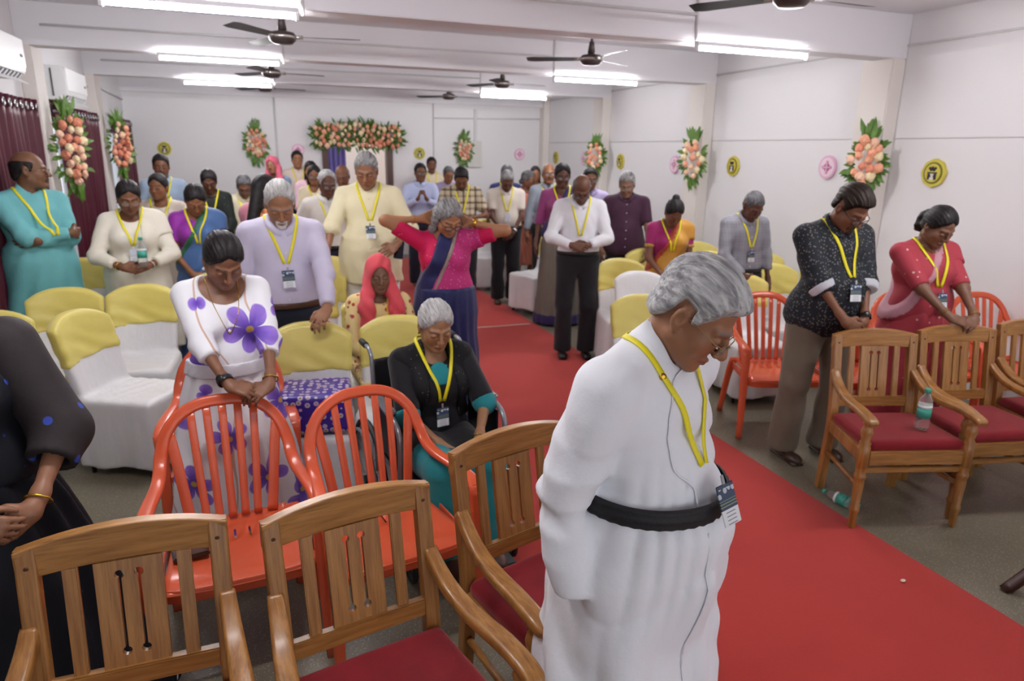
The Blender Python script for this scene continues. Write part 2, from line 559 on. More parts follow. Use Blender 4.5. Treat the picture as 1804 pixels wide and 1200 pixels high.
# ================================================================== CURTAINS, AC, GARLANDS, PLAQUES
m, t = new_mat('maroon_satin', srgb('#5e0f2c'), .38)
co = t.coord()
c_ = t.mix(t.noise(co, 3, 3), srgb('#3f0a1f'), srgb('#5c1029'))
t.base(c_)
t.b.inputs['Transmission Weight'].default_value = 0.0
M_CURT = m
M_STEEL = plain('brushed_steel', '#b8b8ba', .25, 1.0)
def curtain(y0, y1, label, seed, ztop=2.2):
    rnd = random.Random(seed)
    e = empty('curtain', (XL+.075, (y0+y1)/2, .04))
    L = y1-y0
    n = int(L/.012); m_ = 14
    ph = rnd.random()*6
    V = []; F = []
    for j in range(m_+1):
        z = (ztop-.04)*j/m_
        for i in range(n+1):
            u = i/n
            y = (u-.5)*L*(1-.04*math.sin(math.pi*j/m_))
            s_ = u*L
            amp = .030+.012*math.sin(3.1*s_+ph)+.010*(1-j/m_)
            x = amp*math.sin(2*math.pi*s_/.135 + .8*math.sin(2.2*s_+ph)) + .012*math.sin(9*s_+z*2)
            V.append((x, y, z))
    w_ = n+1
    for j in range(m_):
        for i in range(n):
            F.append((j*w_+i, j*w_+i+1, (j+1)*w_+i+1, (j+1)*w_+i))
    me = np_mesh('fabric', np.array(V), np.array(F))
    fb = link('fabric', me, M_CURT, e)
    so = fb.modifiers.new('thick', 'SOLIDIFY'); so.thickness = .003
    ring = tube_mesh('eyelet', [(0, .026*math.cos(a), .026*math.sin(a)) for a in np.linspace(0, 2*math.pi, 15)[:-1]], .007, 6, closed=True)
    k = int(L/.135)
    for i in range(k):
        yy = -L/2+(i+.5)*L/k
        link('eyelet', ring, M_STEEL, e, (.036, yy, ztop-.1))
    link('curtain_rod', tube_mesh('curtain_rod', [(0, -L/2-.08, ztop-.1), (0, L/2+.08, ztop-.1)], .012, 8), M_STEEL, e)
    tag(e, label, 'curtain', 'maroon window curtains')
curtain(-2.8, -.8, 'maroon satin eyelet curtain behind the photographer', 5)
curtain(.1, 1.9, 'maroon satin eyelet curtain out of frame beside the dark dressed woman', 6)
curtain(2.6, 4.45, 'maroon satin eyelet curtain just outside the left edge', 7)
curtain(5.25, 7.12, 'maroon satin eyelet curtain at the left edge behind the man in teal', 1)
curtain(7.85, 9.70, 'wide maroon satin eyelet curtain between the two white columns, beside the near garland', 2)
curtain(10.95, 12.2, 'narrow maroon satin eyelet curtain farthest away by the back corner', 3)

# ---- split air conditioners
M_AC = plain('ac_white_plastic', '#e9e9ea', .3, var=.02)
M_ACD = plain('ac_dark_slot', '#4a4a4e', .5)
def ac(y, z, label):
    e = empty('air_conditioner', (XL, y, z))
    bm = bmesh.new()
    pr = [(0, -.15), (.17, -.15), (.215, -.10), (.225, .0), (.215, .12), (.19, .15), (0, .15)]
    a_ = [bm.verts.new((p[0], -.44, p[1])) for p in pr]; b_ = [bm.verts.new((p[0], .44, p[1])) for p in pr]
    k = len(pr)
    for i in range(k): bm.faces.new((a_[i], a_[(i+1) % k], b_[(i+1) % k], b_[i]))
    bm.faces.new(a_[::-1]); bm.faces.new(b_)
    bmesh.ops.recalc_face_normals(bm, faces=bm.faces)
    link('casing', bm_mesh('casing', bm, bevel=.006), M_AC, e)
    box('front_panel', (.222, 0, .03), (.012, .84, .2), M_AC, e, .004)
    box('air_slot', (.19, 0, -.128), (.05, .78, .012), M_ACD, e, rot=Euler((0, R(-48), 0)))
    for i in range(9): box('louvre', (.198, -.34+i*.085, -.132), (.045, .006, .014), M_AC, e, rot=Euler((0, R(-48), 0)))
    box('flap', (.205, 0, -.165), (.07, .78, .006), M_AC, e, .002, rot=Euler((0, R(30), 0)))
    box('display', (.23, .33, .01), (.004, .05, .02), M_ACD, e)
    box('side_vent', (.11, -.443, .0), (.012, .006, .24), M_ACD, e)
    tag(e, label, 'air conditioner', 'air conditioners on the left wall')
    return e
ac(6.02, 2.46, 'white split air conditioner at the left edge above the near maroon curtain')
ac(8.13, 2.39, 'white split air conditioner between the columns, above the wide maroon curtain')
M_COP = plain('copper_pipe_wrap', '#8d6a5c', .6)
o = link('coolant_pipe', tube_mesh('coolant_pipe', spline([(XL+.03, 7.7, 2.2), (XL+.03, 8.2, 2.23), (XL+.03, 8.6, 2.24), (XL+.03, 8.66, 2.4)]), .016, 8), M_COP)
tag(o, 'thin wrapped pipe below the air conditioner between the columns', 'pipe')

# ---- roses, leaves
def rose_mesh():
    def s(P):
        r = np.sqrt(P[:, 0]**2+P[:, 1]**2); th = np.arctan2(P[:, 1], P[:, 0])
        d = d_ell(P, (0, 0, .012), (.05, .05, .034))
        sp = np.sin((r*150 - th*1.0)*1.0 + 1.2*np.sin(3*th))
        return d + .0045*sp*sstep(r, .004, .02)
    return sdf_mesh('rose', s, (-.06, -.06, -.03), (.06, .06, .06), .0065)
ROSE = rose_mesh()
def leaf_verts(L, W_, rnd):
    """curved pointed leaf, base at origin along +x, normal +z"""
    pts = []
    prof = [(0, .06), (.25, .8), (.5, 1), (.75, .66), (1, .02)]
    for u, w_ in prof:
        zz = -.25*L*u*u
        pts += [(u*L, -w_*W_/2, zz+.12*W_*w_), (u*L, 0, zz), (u*L, w_*W_/2, zz+.12*W_*w_)]
    return pts
def leaf_faces(b):
    F = []
    for i in range(4):
        for j in range(2):
            F.append((b+i*3+j, b+(i+1)*3+j, b+(i+1)*3+j+1, b+i*3+j+1))
    return F
rose_mats = [plain('rose_peach', '#e8a483', .55, var=.12, nscale=40), plain('rose_salmon', '#df8e70', .55, var=.12, nscale=40),
             plain('rose_cream', '#efdcb2', .55, var=.1, nscale=40), plain('rose_blush', '#efc3a6', .55, var=.1, nscale=40)]
m, t = new_mat('leaf_green', srgb('#3f6b1f'), .45)
co = t.coord()
t.base(t.mix(t.noise(co, 14, 2), srgb('#2a5013'), srgb('#6b9433')))
M_LEAF = m
ROSES = []
for i, mm in enumerate(rose_mats):
    me = ROSE.copy(); me.materials.clear(); me.materials.append(mm); ROSES.append(me)
def garland(loc, rz, w_, h_, seed, label, nr=26, tilt=0.0, rs=1.0, tail=True):
    """oval spray hung on a vertical face; local -y points into the room"""
    rnd = random.Random(seed)
    e = empty('flower_garland', loc, rz)
    V = []; F = []
    def add_leaf(p, d, n, L, W_):
        d = Vector(d).normalized(); n = Vector(n).normalized(); s = n.cross(d).normalized(); n = d.cross(s)
        b = len(V)
        for q in leaf_verts(L, W_, rnd):
            v = Vector(p)+d*q[0]+s*q[1]+n*q[2]; V.append(tuple(v))
        F.extend(leaf_faces(b))
    for i in range(80):
        a = rnd.random()*2*math.pi
        rr = .55+.4*rnd.random()
        p = (w_/2*rr*math.cos(a), -.03-.04*rnd.random(), h_/2*rr*math.sin(a))
        add_leaf(p, (math.cos(a)+.4*(rnd.random()-.5), -.35-.4*rnd.random(), math.sin(a)+.5*(rnd.random()-.5)), (.2*(rnd.random()-.5), -1, .2), .055+.04*rnd.random(), .026+.015*rnd.random())
    for i in range(26):
        up = 1 if i < 15 else -1
        if up < 0 and not tail: continue
        x = (rnd.random()-.5)*w_*.5
        add_leaf((x*.5, -.04-.03*rnd.random(), up*h_*(.40+.05*rnd.random())), (x*3+(rnd.random()-.5)*.9, -.3*rnd.random(), up*1.0), (0, -1, .1), .10+.09*rnd.random(), .026+.02*rnd.random())
    me = np_mesh('foliage', np.array(V), np.array(F), smooth=True)
    fo = link('foliage', me, M_LEAF, e); fo['kind'] = 'stuff'
    pts = []
    tries = 0
    while len(pts) < nr and tries < 6000:
        tries += 1
        x = (rnd.random()*2-1); z = (rnd.random()*2-1)
        if x*x+z*z > .98: continue
        px, pz = x*w_/2*.82, z*h_/2*.86
        if all((px-q[0])**2+(pz-q[1])**2 >(.060*rs)**2 for q in pts): pts.append((px, pz))
    for (px, pz) in pts:
        bul = .05*math.sqrt(max(0, 1-(px/(w_/2))**2))
        o = link('rose', rnd.choice(ROSES), None, e, (px, -.055-bul, pz), (R(90)+.3*(rnd.random()-.5), .5*(-px/(w_/2))*-1, rnd.random()*6))
        s = rs*(.62+.28*rnd.random()); o.scale = (s, s, s)
    tag(e, label, 'garland', 'flower garlands on walls and columns')
    return e
G = R(90)
garland((-1.55, 7.38, 1.80), R(45), .30, .66, 1, 'large oval peach rose garland on the near left column, beside the man in teal', 36)
garland((-1.55, 9.98, 1.84), R(45), .30, .62, 2, 'oval peach rose garland on the far left column by the narrow curtain', 36)
garland((.10, YB-.01, 1.905), 0, .36, .50, 3, 'oval peach rose garland on the back wall left of the doorway', 38, rs=.9)
garland((3.60, YB-.01, 1.85), 0, .30, .42, 4, 'oval peach rose garland on the back wall right of the doorway', 34, rs=.85)
garland((XR-.19, 9.78, 1.79), R(-48), .28, .42, 5, 'oval peach rose garland on the farthest right column', 36)
garland((XR-.19, 7.22, 1.79), R(-48), .28, .48, 6, 'oval peach rose garland on the middle right column', 36)
garland((XR-.19, 4.68, 1.80), R(-48), .29, .46, 7, 'large oval peach rose garland on the nearest right column, above the dark printed shirt', 36)

# doorway swag
def swag():
    rnd = random.Random(11)
    e = empty('door_swag', ((DX0+DX1)/2, YB-.06, 2.03))
    W_, H_ = 1.48, .40
    V = []; F = []
    for i in range(420):
        x = (rnd.random()-.5)*W_; z = (rnd.random()-.5)*H_*(1-.25*abs(2*x/W_)**3)
        zc = .03*(1-(2*x/W_)**2)
        d = Vector(((rnd.random()-.5)*2, -.3-.5*rnd.random(), (rnd.random()-.5)*2+z*3)).normalized()
        n = Vector((.3*(rnd.random()-.5), -1, .3*rnd.random())); s = n.cross(d).normalized(); n = d.cross(s)
        L = .09+.06*rnd.random(); b = len(V)
        for q in leaf_verts(L, .035, rnd): V.append(tuple(Vector((x, -.02-.06*rnd.random(), z+zc))+d*q[0]+s*q[1]+n*q[2]))
        F.extend(leaf_faces(b))
    fo = link('foliage', np_mesh('foliage', np.array(V), np.array(F)), M_LEAF, e); fo['kind'] = 'stuff'
    pts = []; tries = 0
    while len(pts) < 78 and tries < 9000:
        tries += 1
        x = (rnd.random()-.5)*W_*.95; z = (rnd.random()-.5)*H_*.85
        if all((x-q[0])**2+(z-q[1])**2 > .0052 for q in pts): pts.append((x, z))
    for x, z in pts:
        o = link('rose', rnd.choice(ROSES), None, e, (x, -.1-.03*rnd.random(), z+.03*(1-(2*x/W_)**2)), (R(90), 0, rnd.random()*6))
        s = .62+.35*rnd.random(); o.scale = (s, s, s)
    tag(e, 'long swag of peach and cream roses with leaves over the back doorway', 'flower swag')
swag()
M_PURP = plain('purple_drape', '#7568a8', .6, var=.3, nscale=6)
V = []; F = []
for j in range(2):
    for i in range(41):
        u = i/40; V.append((-.2+.4*u, .03*math.sin(u*30), 2.1*j))
for i in range(40): F.append((i, i+1, 41+i+1, 41+i))
o = link('door_drape', np_mesh('door_drape', np.array(V), np.array(F)), M_PURP, None, (DX0+.28, YB+.75, .02))
so = o.modifiers.new('t', 'SOLIDIFY'); so.thickness = .004
tag(o, 'pale purple drape hanging just inside the back doorway', 'drape')

# ---- plaques on the walls
M_YEL = plain('plaque_yellow', '#cfc24a', .5); M_OLV = plain('plaque_olive', '#6b6a2a', .5); M_DK = plain('plaque_black', '#2a2530', .5)
M_WHT = plain('plaque_white', '#ececea', .5); M_PNK = plain('plaque_pink', '#e3b3cf', .5); M_PNK2 = plain('plaque_rose', '#c9709f', .5)
def disc_me(name, rx, rz, th, n=24, scal=0.0, y=0.0):
    bm = bmesh.new(); vs = []
    for i in range(n):
        a = 2*math.pi*i/n; k = 1+scal*math.cos(8*a)
        vs.append(bm.verts.new((rx*k*math.cos(a), y, rz*k*math.sin(a))))
    f = bm.faces.new(vs)
    r = bmesh.ops.extrude_face_region(bm, geom=[f])
    bmesh.ops.translate(bm, verts=[v for v in r['geom'] if isinstance(v, bmesh.types.BMVert)], vec=(0, -th, 0))
    bmesh.ops.recalc_face_normals(bm, faces=bm.faces)
    return bm_mesh(name, bm)
def plaque(loc, rz, kind, label, r=.095):
    e = empty('wall_plaque', loc, rz)
    if kind == 'y':
        link('board', disc_me('board', r, r*1.05, .02, 32, .03), M_YEL, e)
        link('ring', disc_me('ring', r*.78, r*.82, .006, 24, 0, -.02), M_OLV, e)
        link('panel', disc_me('panel', r*.66, r*.7, .003, 24, 0, -.026), M_YEL, e)
        bm = bmesh.new()
        for a in (-40, 0, 40): box_bm(bm, (.030*math.sin(R(a)), -.030, .022+.012*math.cos(R(a))), (.02, .004, .034), Euler((0, R(a), 0)))
        box_bm(bm, (0, -.030, .0), (.085, .004, .012))
        box_bm(bm, (-.026, -.030, -.03), (.026, .004, .045)); box_bm(bm, (.026, -.030, -.03), (.026, .004, .045))
        link('emblem', bm_mesh('emblem', bm), M_DK, e)
        bm = bmesh.new(); box_bm(bm, (0, -.0305, -.045), (.034, .005, .018)); box_bm(bm, (0, -.0305, -.026), (.014, .005, .03)); box_bm(bm, (0, -.0305, -.012), (.028, .005, .014))
        link('chalice', bm_mesh('chalice', bm), M_WHT, e)
    else:
        link('board', disc_me('board', r, r*1.05, .02, 32), M_PNK, e)
        link('panel', disc_me('panel', r*.82, r*.86, .003, 28, 0, -.02), plain('plaque_pale_pink', '#efd5e2', .5), e)
        bm = bmesh.new()
        box_bm(bm, (0, -.025, 0), (.022, .004, .12)); box_bm(bm, (0, -.025, 0), (.12, .004, .022))
        for a in (45, 135): box_bm(bm, (0, -.0245, 0), (.075, .003, .05), Euler((0, R(a), 0)))
        link('cross', bm_mesh('cross', bm), M_PNK2, e)
        bm = bmesh.new(); box_bm(bm, (0, -.0275, 0), (.008, .004, .10)); box_bm(bm, (0, -.0275, 0), (.10, .004, .008))
        link('inlay', bm_mesh('inlay', bm), plain('plaque_pale_pink', '#efd5e2', .5), e)
    tag(e, label, 'plaque', 'round emblem plaques on the walls')
plaque((-1.253, YB-.002, 1.795), 0, 'y', 'round yellow emblem plaque on the back wall near the left corner', .10)
plaque((2.80, YB-.002, 1.78), 0, 'y', 'round yellow emblem plaque on the back wall right of the doorway', .10)
plaque((.748, YB-.002, 1.80), 0, 'p', 'round pink cross plaque on the back wall left of the doorway', .10)
plaque((4.69, YB-.002, 1.787), 0, 'p', 'round pink cross plaque on the back wall near the right corner', .10)
for y, z, k, l in ((11.75, 1.74, 'y', 'yellow emblem plaque on the right wall nearest the far corner'), (10.59, 1.74, 'p', 'pink cross plaque on the right wall beside the farthest garland'),
                   (9.355, 1.72, 'y', 'yellow emblem plaque on the right wall, second from the far corner'), (7.90, 1.71, 'p', 'pink cross plaque on the right wall beside the middle garland'),
                   (6.71, 1.72, 'y', 'yellow emblem plaque on the right wall, above the grey shirted man'), (5.29, 1.744, 'p', 'pink cross plaque on the right wall beside the nearest garland'),
                   (4.16, 1.73, 'y', 'large yellow emblem plaque on the right wall, above the woman in the red saree')):
    plaque((XR-.002, y, z), R(-90), k, l, .105)
e = tag(box('switch_board', (3.78, YB-.03, 1.78), (.32, .06, .46), plain('switch_board_grey', '#d3d1cc', .5), None, .008), 'pale switch board on the back wall beside the right garland', 'switch board')

# ------------------------------------------------------------------ carpet
m, t = new_mat('red_carpet', srgb('#b5231f'), .85, spec=.2)
co = t.coord()
n1 = t.noise(co, 2.2, 4); n2 = t.noise(co, 220, 2)
c_ = t.mix(n1, srgb('#a92f29'), srgb('#b8382f'))
c_ = t.mix(t.math('MULTIPLY', n2, .35), c_, srgb('#8f1a18'))
t.base(c_)
t.bump(n2, .25, .003)
t.b.inputs['Sheen Weight'].default_value = .15
M_CARPET = m
V = []; F = []
nx, ny = 24, 170
for j in range(ny+1):
    for i in range(nx+1):
        x = .97+1.85*i/nx; y = -3.0+14.9*j/ny
        ed = .004*math.sin(y*1.7)+.003*math.sin(y*4.1+1)
        if i in (0, nx): x += ed
        z = .004+.0025*max(0, math.sin(1.9*x+2.3*y+1.1*math.sin(1.3*y)))*max(0, math.sin(.8*y))
        if i in (0, nx) or j in (0, ny): z = .001
        V.append((x, y, z))
for j in range(ny):
    for i in range(nx):
        a = j*(nx+1)+i; F.append((a, a+1, a+nx+2, a+nx+1))
o = link('aisle_carpet', np_mesh('aisle_carpet', np.array(V), np.array(F)), M_CARPET)
tag(o, 'long red aisle carpet running to the back doorway', 'carpet')
M_TAPE = plain('clear_tape', '#d9b3ae', .15)
o = box('seam_tape', (1.88, 6.80, .0085), (1.75, .035, .002), M_TAPE)
tag(o, 'shiny strip of tape across a seam of the red carpet', 'tape')
# ================================================================== CHAIRS
# ---- carved wooden armchair (faces local -y)
m, t = new_mat('teak_wood', srgb('#8a5424'), .38)
co = t.coord('Object', (1, 1, 1))
wv = t.noise(t.coord('Object', (40, 9, 2.2)), 1.6, 4, .6)
wv2 = t.noise(t.coord('Object', (120, 14, 4)), 1.5, 2)
c_ = t.mix(t.step(wv, .3, .72), srgb('#8a5a28'), srgb('#ad7a3e'))
c_ = t.mix(t.math('MULTIPLY', t.step(wv2, .50, .75), .5), c_, srgb('#5f3817'))
t.base(c_)
t.bump(wv2, .08, .002)
t.b.inputs['Coat Weight'].default_value = .25
t.b.inputs['Coat Roughness'].default_value = .25
M_WOOD = m
m, t = new_mat('teak_rail', srgb('#9a6530'), .38)
wv = t.noise(t.coord('Object', (2.2, 26, 26)), 1.6, 4, .6)
wv2 = t.noise(t.coord('Object', (5, 90, 90)), 1.5, 2)
c_ = t.mix(t.step(wv, .3, .72), srgb('#8f5f2b'), srgb('#b38044'))
c_ = t.mix(t.math('MULTIPLY', t.step(wv2, .50, .75), .5), c_, srgb('#64401a'))
t.base(c_)
t.b.inputs['Coat Weight'].default_value = .25
t.b.inputs['Coat Roughness'].default_value = .25
M_WOODX = m
m, t = new_mat('red_velvet', srgb('#8e1420'), .8, spec=.2)
co = t.coord()
t.base(t.mix(t.noise(co, 9, 4), srgb('#640c17'), srgb('#86141f')))
t.bump(t.noise(co, 260, 2), .3, .002)
t.b.inputs['Sheen Weight'].default_value = .5
t.b.inputs['Sheen Tint'].default_value = (1, .35, .35, 1)
M_VELVET = m

def holed_board(name, outer, holes, th, smooth=False):
    """flat board in xz plane with real holes, thickness th in y"""
    bm = bmesh.new()
    edges = []
    for loop in [outer]+holes:
        vs = [bm.verts.new((p[0], 0, p[1])) for p in loop]
        edges += [bm.edges.new((vs[i], vs[(i+1) % len(vs)])) for i in range(len(vs))]
    bmesh.ops.triangle_fill(bm, use_beauty=True, use_dissolve=False, edges=edges)
    r = bmesh.ops.extrude_face_region(bm, geom=list(bm.faces))
    bmesh.ops.translate(bm, verts=[v for v in r['geom'] if isinstance(v, bmesh.types.BMVert)], vec=(0, -th, 0))
    bmesh.ops.recalc_face_normals(bm, faces=bm.faces)
    return bm_mesh(name, bm)

def build_wood_chair():
    e = empty('wooden_armchair')
    lean = lambda z: .205 if z < .44 else .205+.075*((z-.44)/.48)**1.15
    # back posts
    for s in (-1, 1):
        pts = [(s*.214, .235-.03*min(1, z/.4) if z < .44 else lean(z), z) for z in (0, .12, .25, .40, .5, .6, .7, .8, .87, .905)]
        me = sweep_mesh('back_post', pts, rrect(.046, .040, .005, 2), [1]*len(pts), up=(0, 1, 0), fixed_up=True)
        link('back_post', me, M_WOOD, e)
    # top rail: arched, slightly bowed in plan
    V = []; F = []
    n = 16
    for i in range(n+1):
        u = -1+2*i/n; x = u*.238
        zt = .905+.030*(1-u*u); zb = .828+.012*(1-u*u)
        y0 = lean(.87)+.012*(1-u*u)
        V += [(x, y0-.019, zb), (x, y0-.017, zt), (x, y0+.017, zt), (x, y0+.017, zb)]
    for i in range(n):
        for j in range(4):
            F.append((i*4+j, i*4+(j+1) % 4, (i+1)*4+(j+1) % 4, (i+1)*4+j))
    me = bpy.data.meshes.new('top_rail'); me.from_pydata(V, [], F+[(3, 2, 1, 0), (n*4, n*4+1, n*4+2, n*4+3)]); me.update()
    o = link('top_rail', me, M_WOODX, e); bv = o.modifiers.new('bv', 'BEVEL'); bv.width = .004; bv.segments = 2; bv.limit_method = 'ANGLE'
    for s in (-1, 1):
        link('peg', lathe_mesh('peg', [(.006, 0), (.006, .004), (.003, .005)], 8), plain('dark_peg', '#4a2a12', .5), e, (s*.212, lean(.87)-.018, .862), (R(90), 0, 0))
    # lower rail
    box('lower_rail', (0, lean(.53), .535), (.39, .028, .055), M_WOODX, e, .004)
    # splat and slats follow the rake
    ang = math.atan2(lean(.84)-lean(.55), .29)
    def key(xc):
        pts = []
        for (cz, a0, a1) in ((.805, -70, 250), (.600, 110, 430)):
            for i in range(13):
                a = R(a0+(a1-a0)*i/12); pts.append((xc+.0115*math.cos(a), cz+.0115*math.sin(a)))
        return pts
    outer = [(-.077, .558), (.077, .558), (.077, .842), (-.077, .842)]
    me = holed_board('back_splat', outer, [key(-.022), key(.022)], .016)
    M = Matrix.Translation((0, lean(.55)+.008, .55)) @ Matrix.Rotation(-ang, 4, 'X') @ Matrix.Translation((0, 0, -.55))
    me.transform(M)
    link('back_splat', me, M_WOOD, e)
    for s in (-1, 1):
        bm = bmesh.new(); box_bm(bm, (s*.128, 0, .70), (.034, .016, .29))
        me = bm_mesh('back_slat', bm, bevel=.003)
        me.transform(Matrix.Translation((0, lean(.55), .55)) @ Matrix.Rotation(-ang, 4, 'X') @ Matrix.Translation((0, 0, -.55)))
        link('back_slat', me, M_WOOD, e)
    # arms
    for s in (-1, 1):
        cp = [(s*.222, lean(.70)-.005, .705), (s*.228, .185, .665), (s*.238, .11, .628), (s*.252, .0, .612), (s*.268, -.13, .615), (s*.276, -.225, .607), (s*.276, -.275, .590)]
        pts = spline(cp, 5)
        sc = [(.85+.30*min(1, i/len(pts)*1.6), 1.0) for i in range(len(pts))]
        sc[-1] = (.8, .6); sc[-2] = (1.05, .9)
        me = sweep_mesh('armrest', pts, rrect(.050, .034, .010, 3), sc, up=(0, 0, 1), fixed_up=True, smooth=True)
        link('armrest', me, M_WOOD, e)
    # turned front legs
    prof = [(.013, 0), (.019, .01), (.020, .09), (.024, .10), (.024, .115), (.019, .125), (.026, .26), (.023, .275), (.029, .285), (.029, .30), (.024, .31), (.027, .34), (.027, .345),
            (.029, .346), (.029, .455), (.025, .46), (.029, .475), (.020, .49), (.030, .53), (.024, .555), (.017, .565), (.027, .58), (.020, .59), (.016, .605)]
    leg = lathe_mesh('front_leg', prof, 14)
    for s in (-1, 1): link('front_leg', leg, M_WOOD, e, (s*.27, -.215, 0))
    # seat frame
    box('front_rail', (0, -.215, .395), (.49, .030, .075), M_WOODX, e, .004)
    box('rear_rail', (0, .205, .40), (.39, .028, .06), M_WOODX, e, .004)
    for s in (-1, 1):
        bm = bmesh.new(); box_bm(bm, (0, 0, 0), (.028, .42, .07))
        me = bm_mesh('side_rail', bm, bevel=.004)
        me.transform(Matrix.Translation((s*.242, -.005, .397)) @ Matrix.Rotation(s*R(7.2), 4, 'Z'))
        link('side_rail', me, M_WOOD, e)
        me = tube_mesh('side_stretcher', [(s*.268, -.21, .235), (s*.216, .205, .235)], .013, 8)
        link('side_stretcher', me, M_WOOD, e)
    box('cross_stretcher', (0, -.21, .325), (.5, .02, .03), M_WOODX, e, .004)
    # cushion
    def cs(P):
        Q = P.copy()
        k = 1.0 - .10*(Q[:, 1]+.0)/.42
        Q[:, 0] = Q[:, 0]/k
        return d_box(Q, (0, -.018, .452), (.242, .205, .030), .026) - .010*np.exp(-((Q[:, 0]/.17)**2+((Q[:, 1]+.02)/.15)**2)*1.2)
    link('seat_cushion', sdf_mesh('seat_cushion', cs, (-.3, -.26, .40), (.3, .23, .52), .012), M_VELVET, e)
    return e
def place(e, x, y, rz): e.location = (x, y, 0); e.rotation_euler = (0, 0, rz); return e
wc = build_wood_chair()
place(wc, -.37, 1.495, R(.5)); tag(wc, 'wooden armchair at lower left, leftmost of the front row, slots showing white and red', 'armchair', 'carved wooden armchairs')
def wood(x, y, rz, label):
    c = copy_tree(wc); place(c, x, y, rz); c['label'] = label; return c
wood(.233, 1.485, R(11), 'wooden armchair at lower centre, between the leftmost one and the one beside the priest')
wood(.837, 1.772, R(17), 'wooden armchair directly behind the white robed priest')
wood(3.083, 2.457, R(-17), 'wooden armchair with a water bottle on its red seat')
wood(3.645, 2.385, R(-13), 'wooden armchair under the clasped hands of the woman in the red saree')
wood(4.26, 2.36, R(-12), 'wooden armchair cut by the right edge of the photo')

# ---- orange-red plastic armchair
m, t = new_mat('orange_plastic', srgb('#e0512f'), .22)
co = t.coord()
t.base(t.mix(t.noise(co, 5, 3), srgb('#cf5230'), srgb('#dc6340')))
t.bump(t.noise(co, 30, 2), .03, .002)
M_PLAS = m
M_PLASD = plain('slot_dark', '#3a1008', .6)
def build_plastic():
    e = empty('plastic_chair')
    half = [(0, .300, .880), (.085, .298, .872), (.155, .288, .838), (.205, .270, .780), (.232, .240, .705), (.240, .185, .650), (.250, .10, .630), (.268, -.02, .628), (.282, -.14, .622), (.284, -.205, .600)]
    full = [(-x, y, z) for (x, y, z) in half[::-1]][:-1] + half
    pts = spline(full, 5)
    n = len(pts)
    me = sweep_mesh('arch_frame', pts, rrect(.046, .026, .011, 3), [(1.0+.25*abs(2*i/(n-1)-1)**3, 1) for i in range(n)], smooth=True, up=(0, -.55, .83))
    link('arch_frame', me, M_PLAS, e)
    hs = spline(half, 8)
    def rim(x):
        best = min(hs[:32], key=lambda p: abs(p[0]-abs(x)))
        return best
    for i in range(-3, 4):
        xb = i*.047; xt = i*.058
        if abs(i) == 3: xb = i*.050; xt = i*.066
        r = rim(xt)
        pts = [(xb, .175, .425), (xb+(xt-xb)*.25, .200, .52), (xb+(xt-xb)*.6, .235, .66), (xt, r[1]-.004, r[2]-.004)]
        pts = spline(pts, 4)
        w_ = .030 if abs(i) < 3 else .040
        me = sweep_mesh('back_slat', pts, rrect(w_, .009, .004, 2), [1]*len(pts), smooth=True, up=(0, -1, .2), fixed_up=True)
        link('back_slat', me, M_PLAS, e)
    # seat with drain slots
    xs = sorted(set([-.22, -.2, -.17, -.13, -.09, -.04, 0, .04, .09, .13, .17, .2, .22] + [v+d for v in (-.055, 0, .055) for d in (-.004, .004)]))
    ysl = sorted(set([-.245, -.235, -.215, -.18, -.12, -.06, 0, .03, .105, .14, .17, .19]))
    bm = bmesh.new(); g = {}
    def zs(x, y):
        z = .425-.014*math.cos(min(1.57, abs(x)/.2*1.3))-.010*(y+.03)
        if y < -.2: z -= (-.2-y)*.6
        return z+ (.02 if y > .17 else 0)
    for i, x in enumerate(xs):
        for j, y in enumerate(ysl):
            k = 1.0 + .10*(-y)/.25
            g[i, j] = bm.verts.new((x*k, y, zs(x, y)))
    for i in range(len(xs)-1):
        for j in range(len(ysl)-1):
            mx = (xs[i]+xs[i+1])/2; my = (ysl[j]+ysl[j+1])/2
            if any(abs(mx-v) < .004 for v in (-.055, 0, .055)) and .03 < my < .105: continue
            bm.faces.new((g[i, j], g[i+1, j], g[i+1, j+1], g[i, j+1]))
    me = bm_mesh('seat', bm, smooth=True)
    o = link('seat', me, M_PLAS, e); so = o.modifiers.new('t', 'SOLIDIFY'); so.thickness = .006; so.offset = -1
    # apron under the seat
    ap = spline([(-.235, .15, .405), (-.245, -.1, .395), (-.235, -.225, .385), (0, -.238, .380), (.235, -.225, .385), (.245, -.1, .395), (.235, .15, .405)], 5)
    me = sweep_mesh('seat_apron', ap, rrect(.006, .05, .002, 2), [1]*len(ap), up=(0, 0, 1), fixed_up=True, smooth=True)
    link('seat_apron', me, M_PLAS, e)
    for s in (-1, 1):
        pts = spline([(s*.284, -.200, .612), (s*.282, -.215, .45), (s*.285, -.235, .2), (s*.290, -.25, .0)], 4)
        me = sweep_mesh('front_leg', pts, rrect(.058, .034, .012, 3), [(1-.35*i/(len(pts)-1), 1-.2*i/(len(pts)-1)) for i in range(len(pts))], smooth=True, up=(0, 1, 0), fixed_up=True)
        link('front_leg', me, M_PLAS, e)
        pts = spline([(s*.225, .15, .44), (s*.235, .20, .3), (s*.245, .27, .0)], 5)
        me = sweep_mesh('rear_leg', pts, rrect(.055, .032, .012, 3), [(1-.35*i/(len(pts)-1), 1) for i in range(len(pts))], smooth=True, up=(0, 1, 0), fixed_up=True)
        link('rear_leg', me, M_PLAS, e)
        pts = [(s*.262, .02, .398), (s*.284, -.20, .40)]
        me = sweep_mesh('seat_bracket', [(s*.235, -.18, .398), (s*.284, -.205, .398)], rrect(.05, .03, .008, 2), [1, 1], up=(0, 0, 1), fixed_up=True)
        link('seat_bracket', me, M_PLAS, e)
    return e
pc = build_plastic()
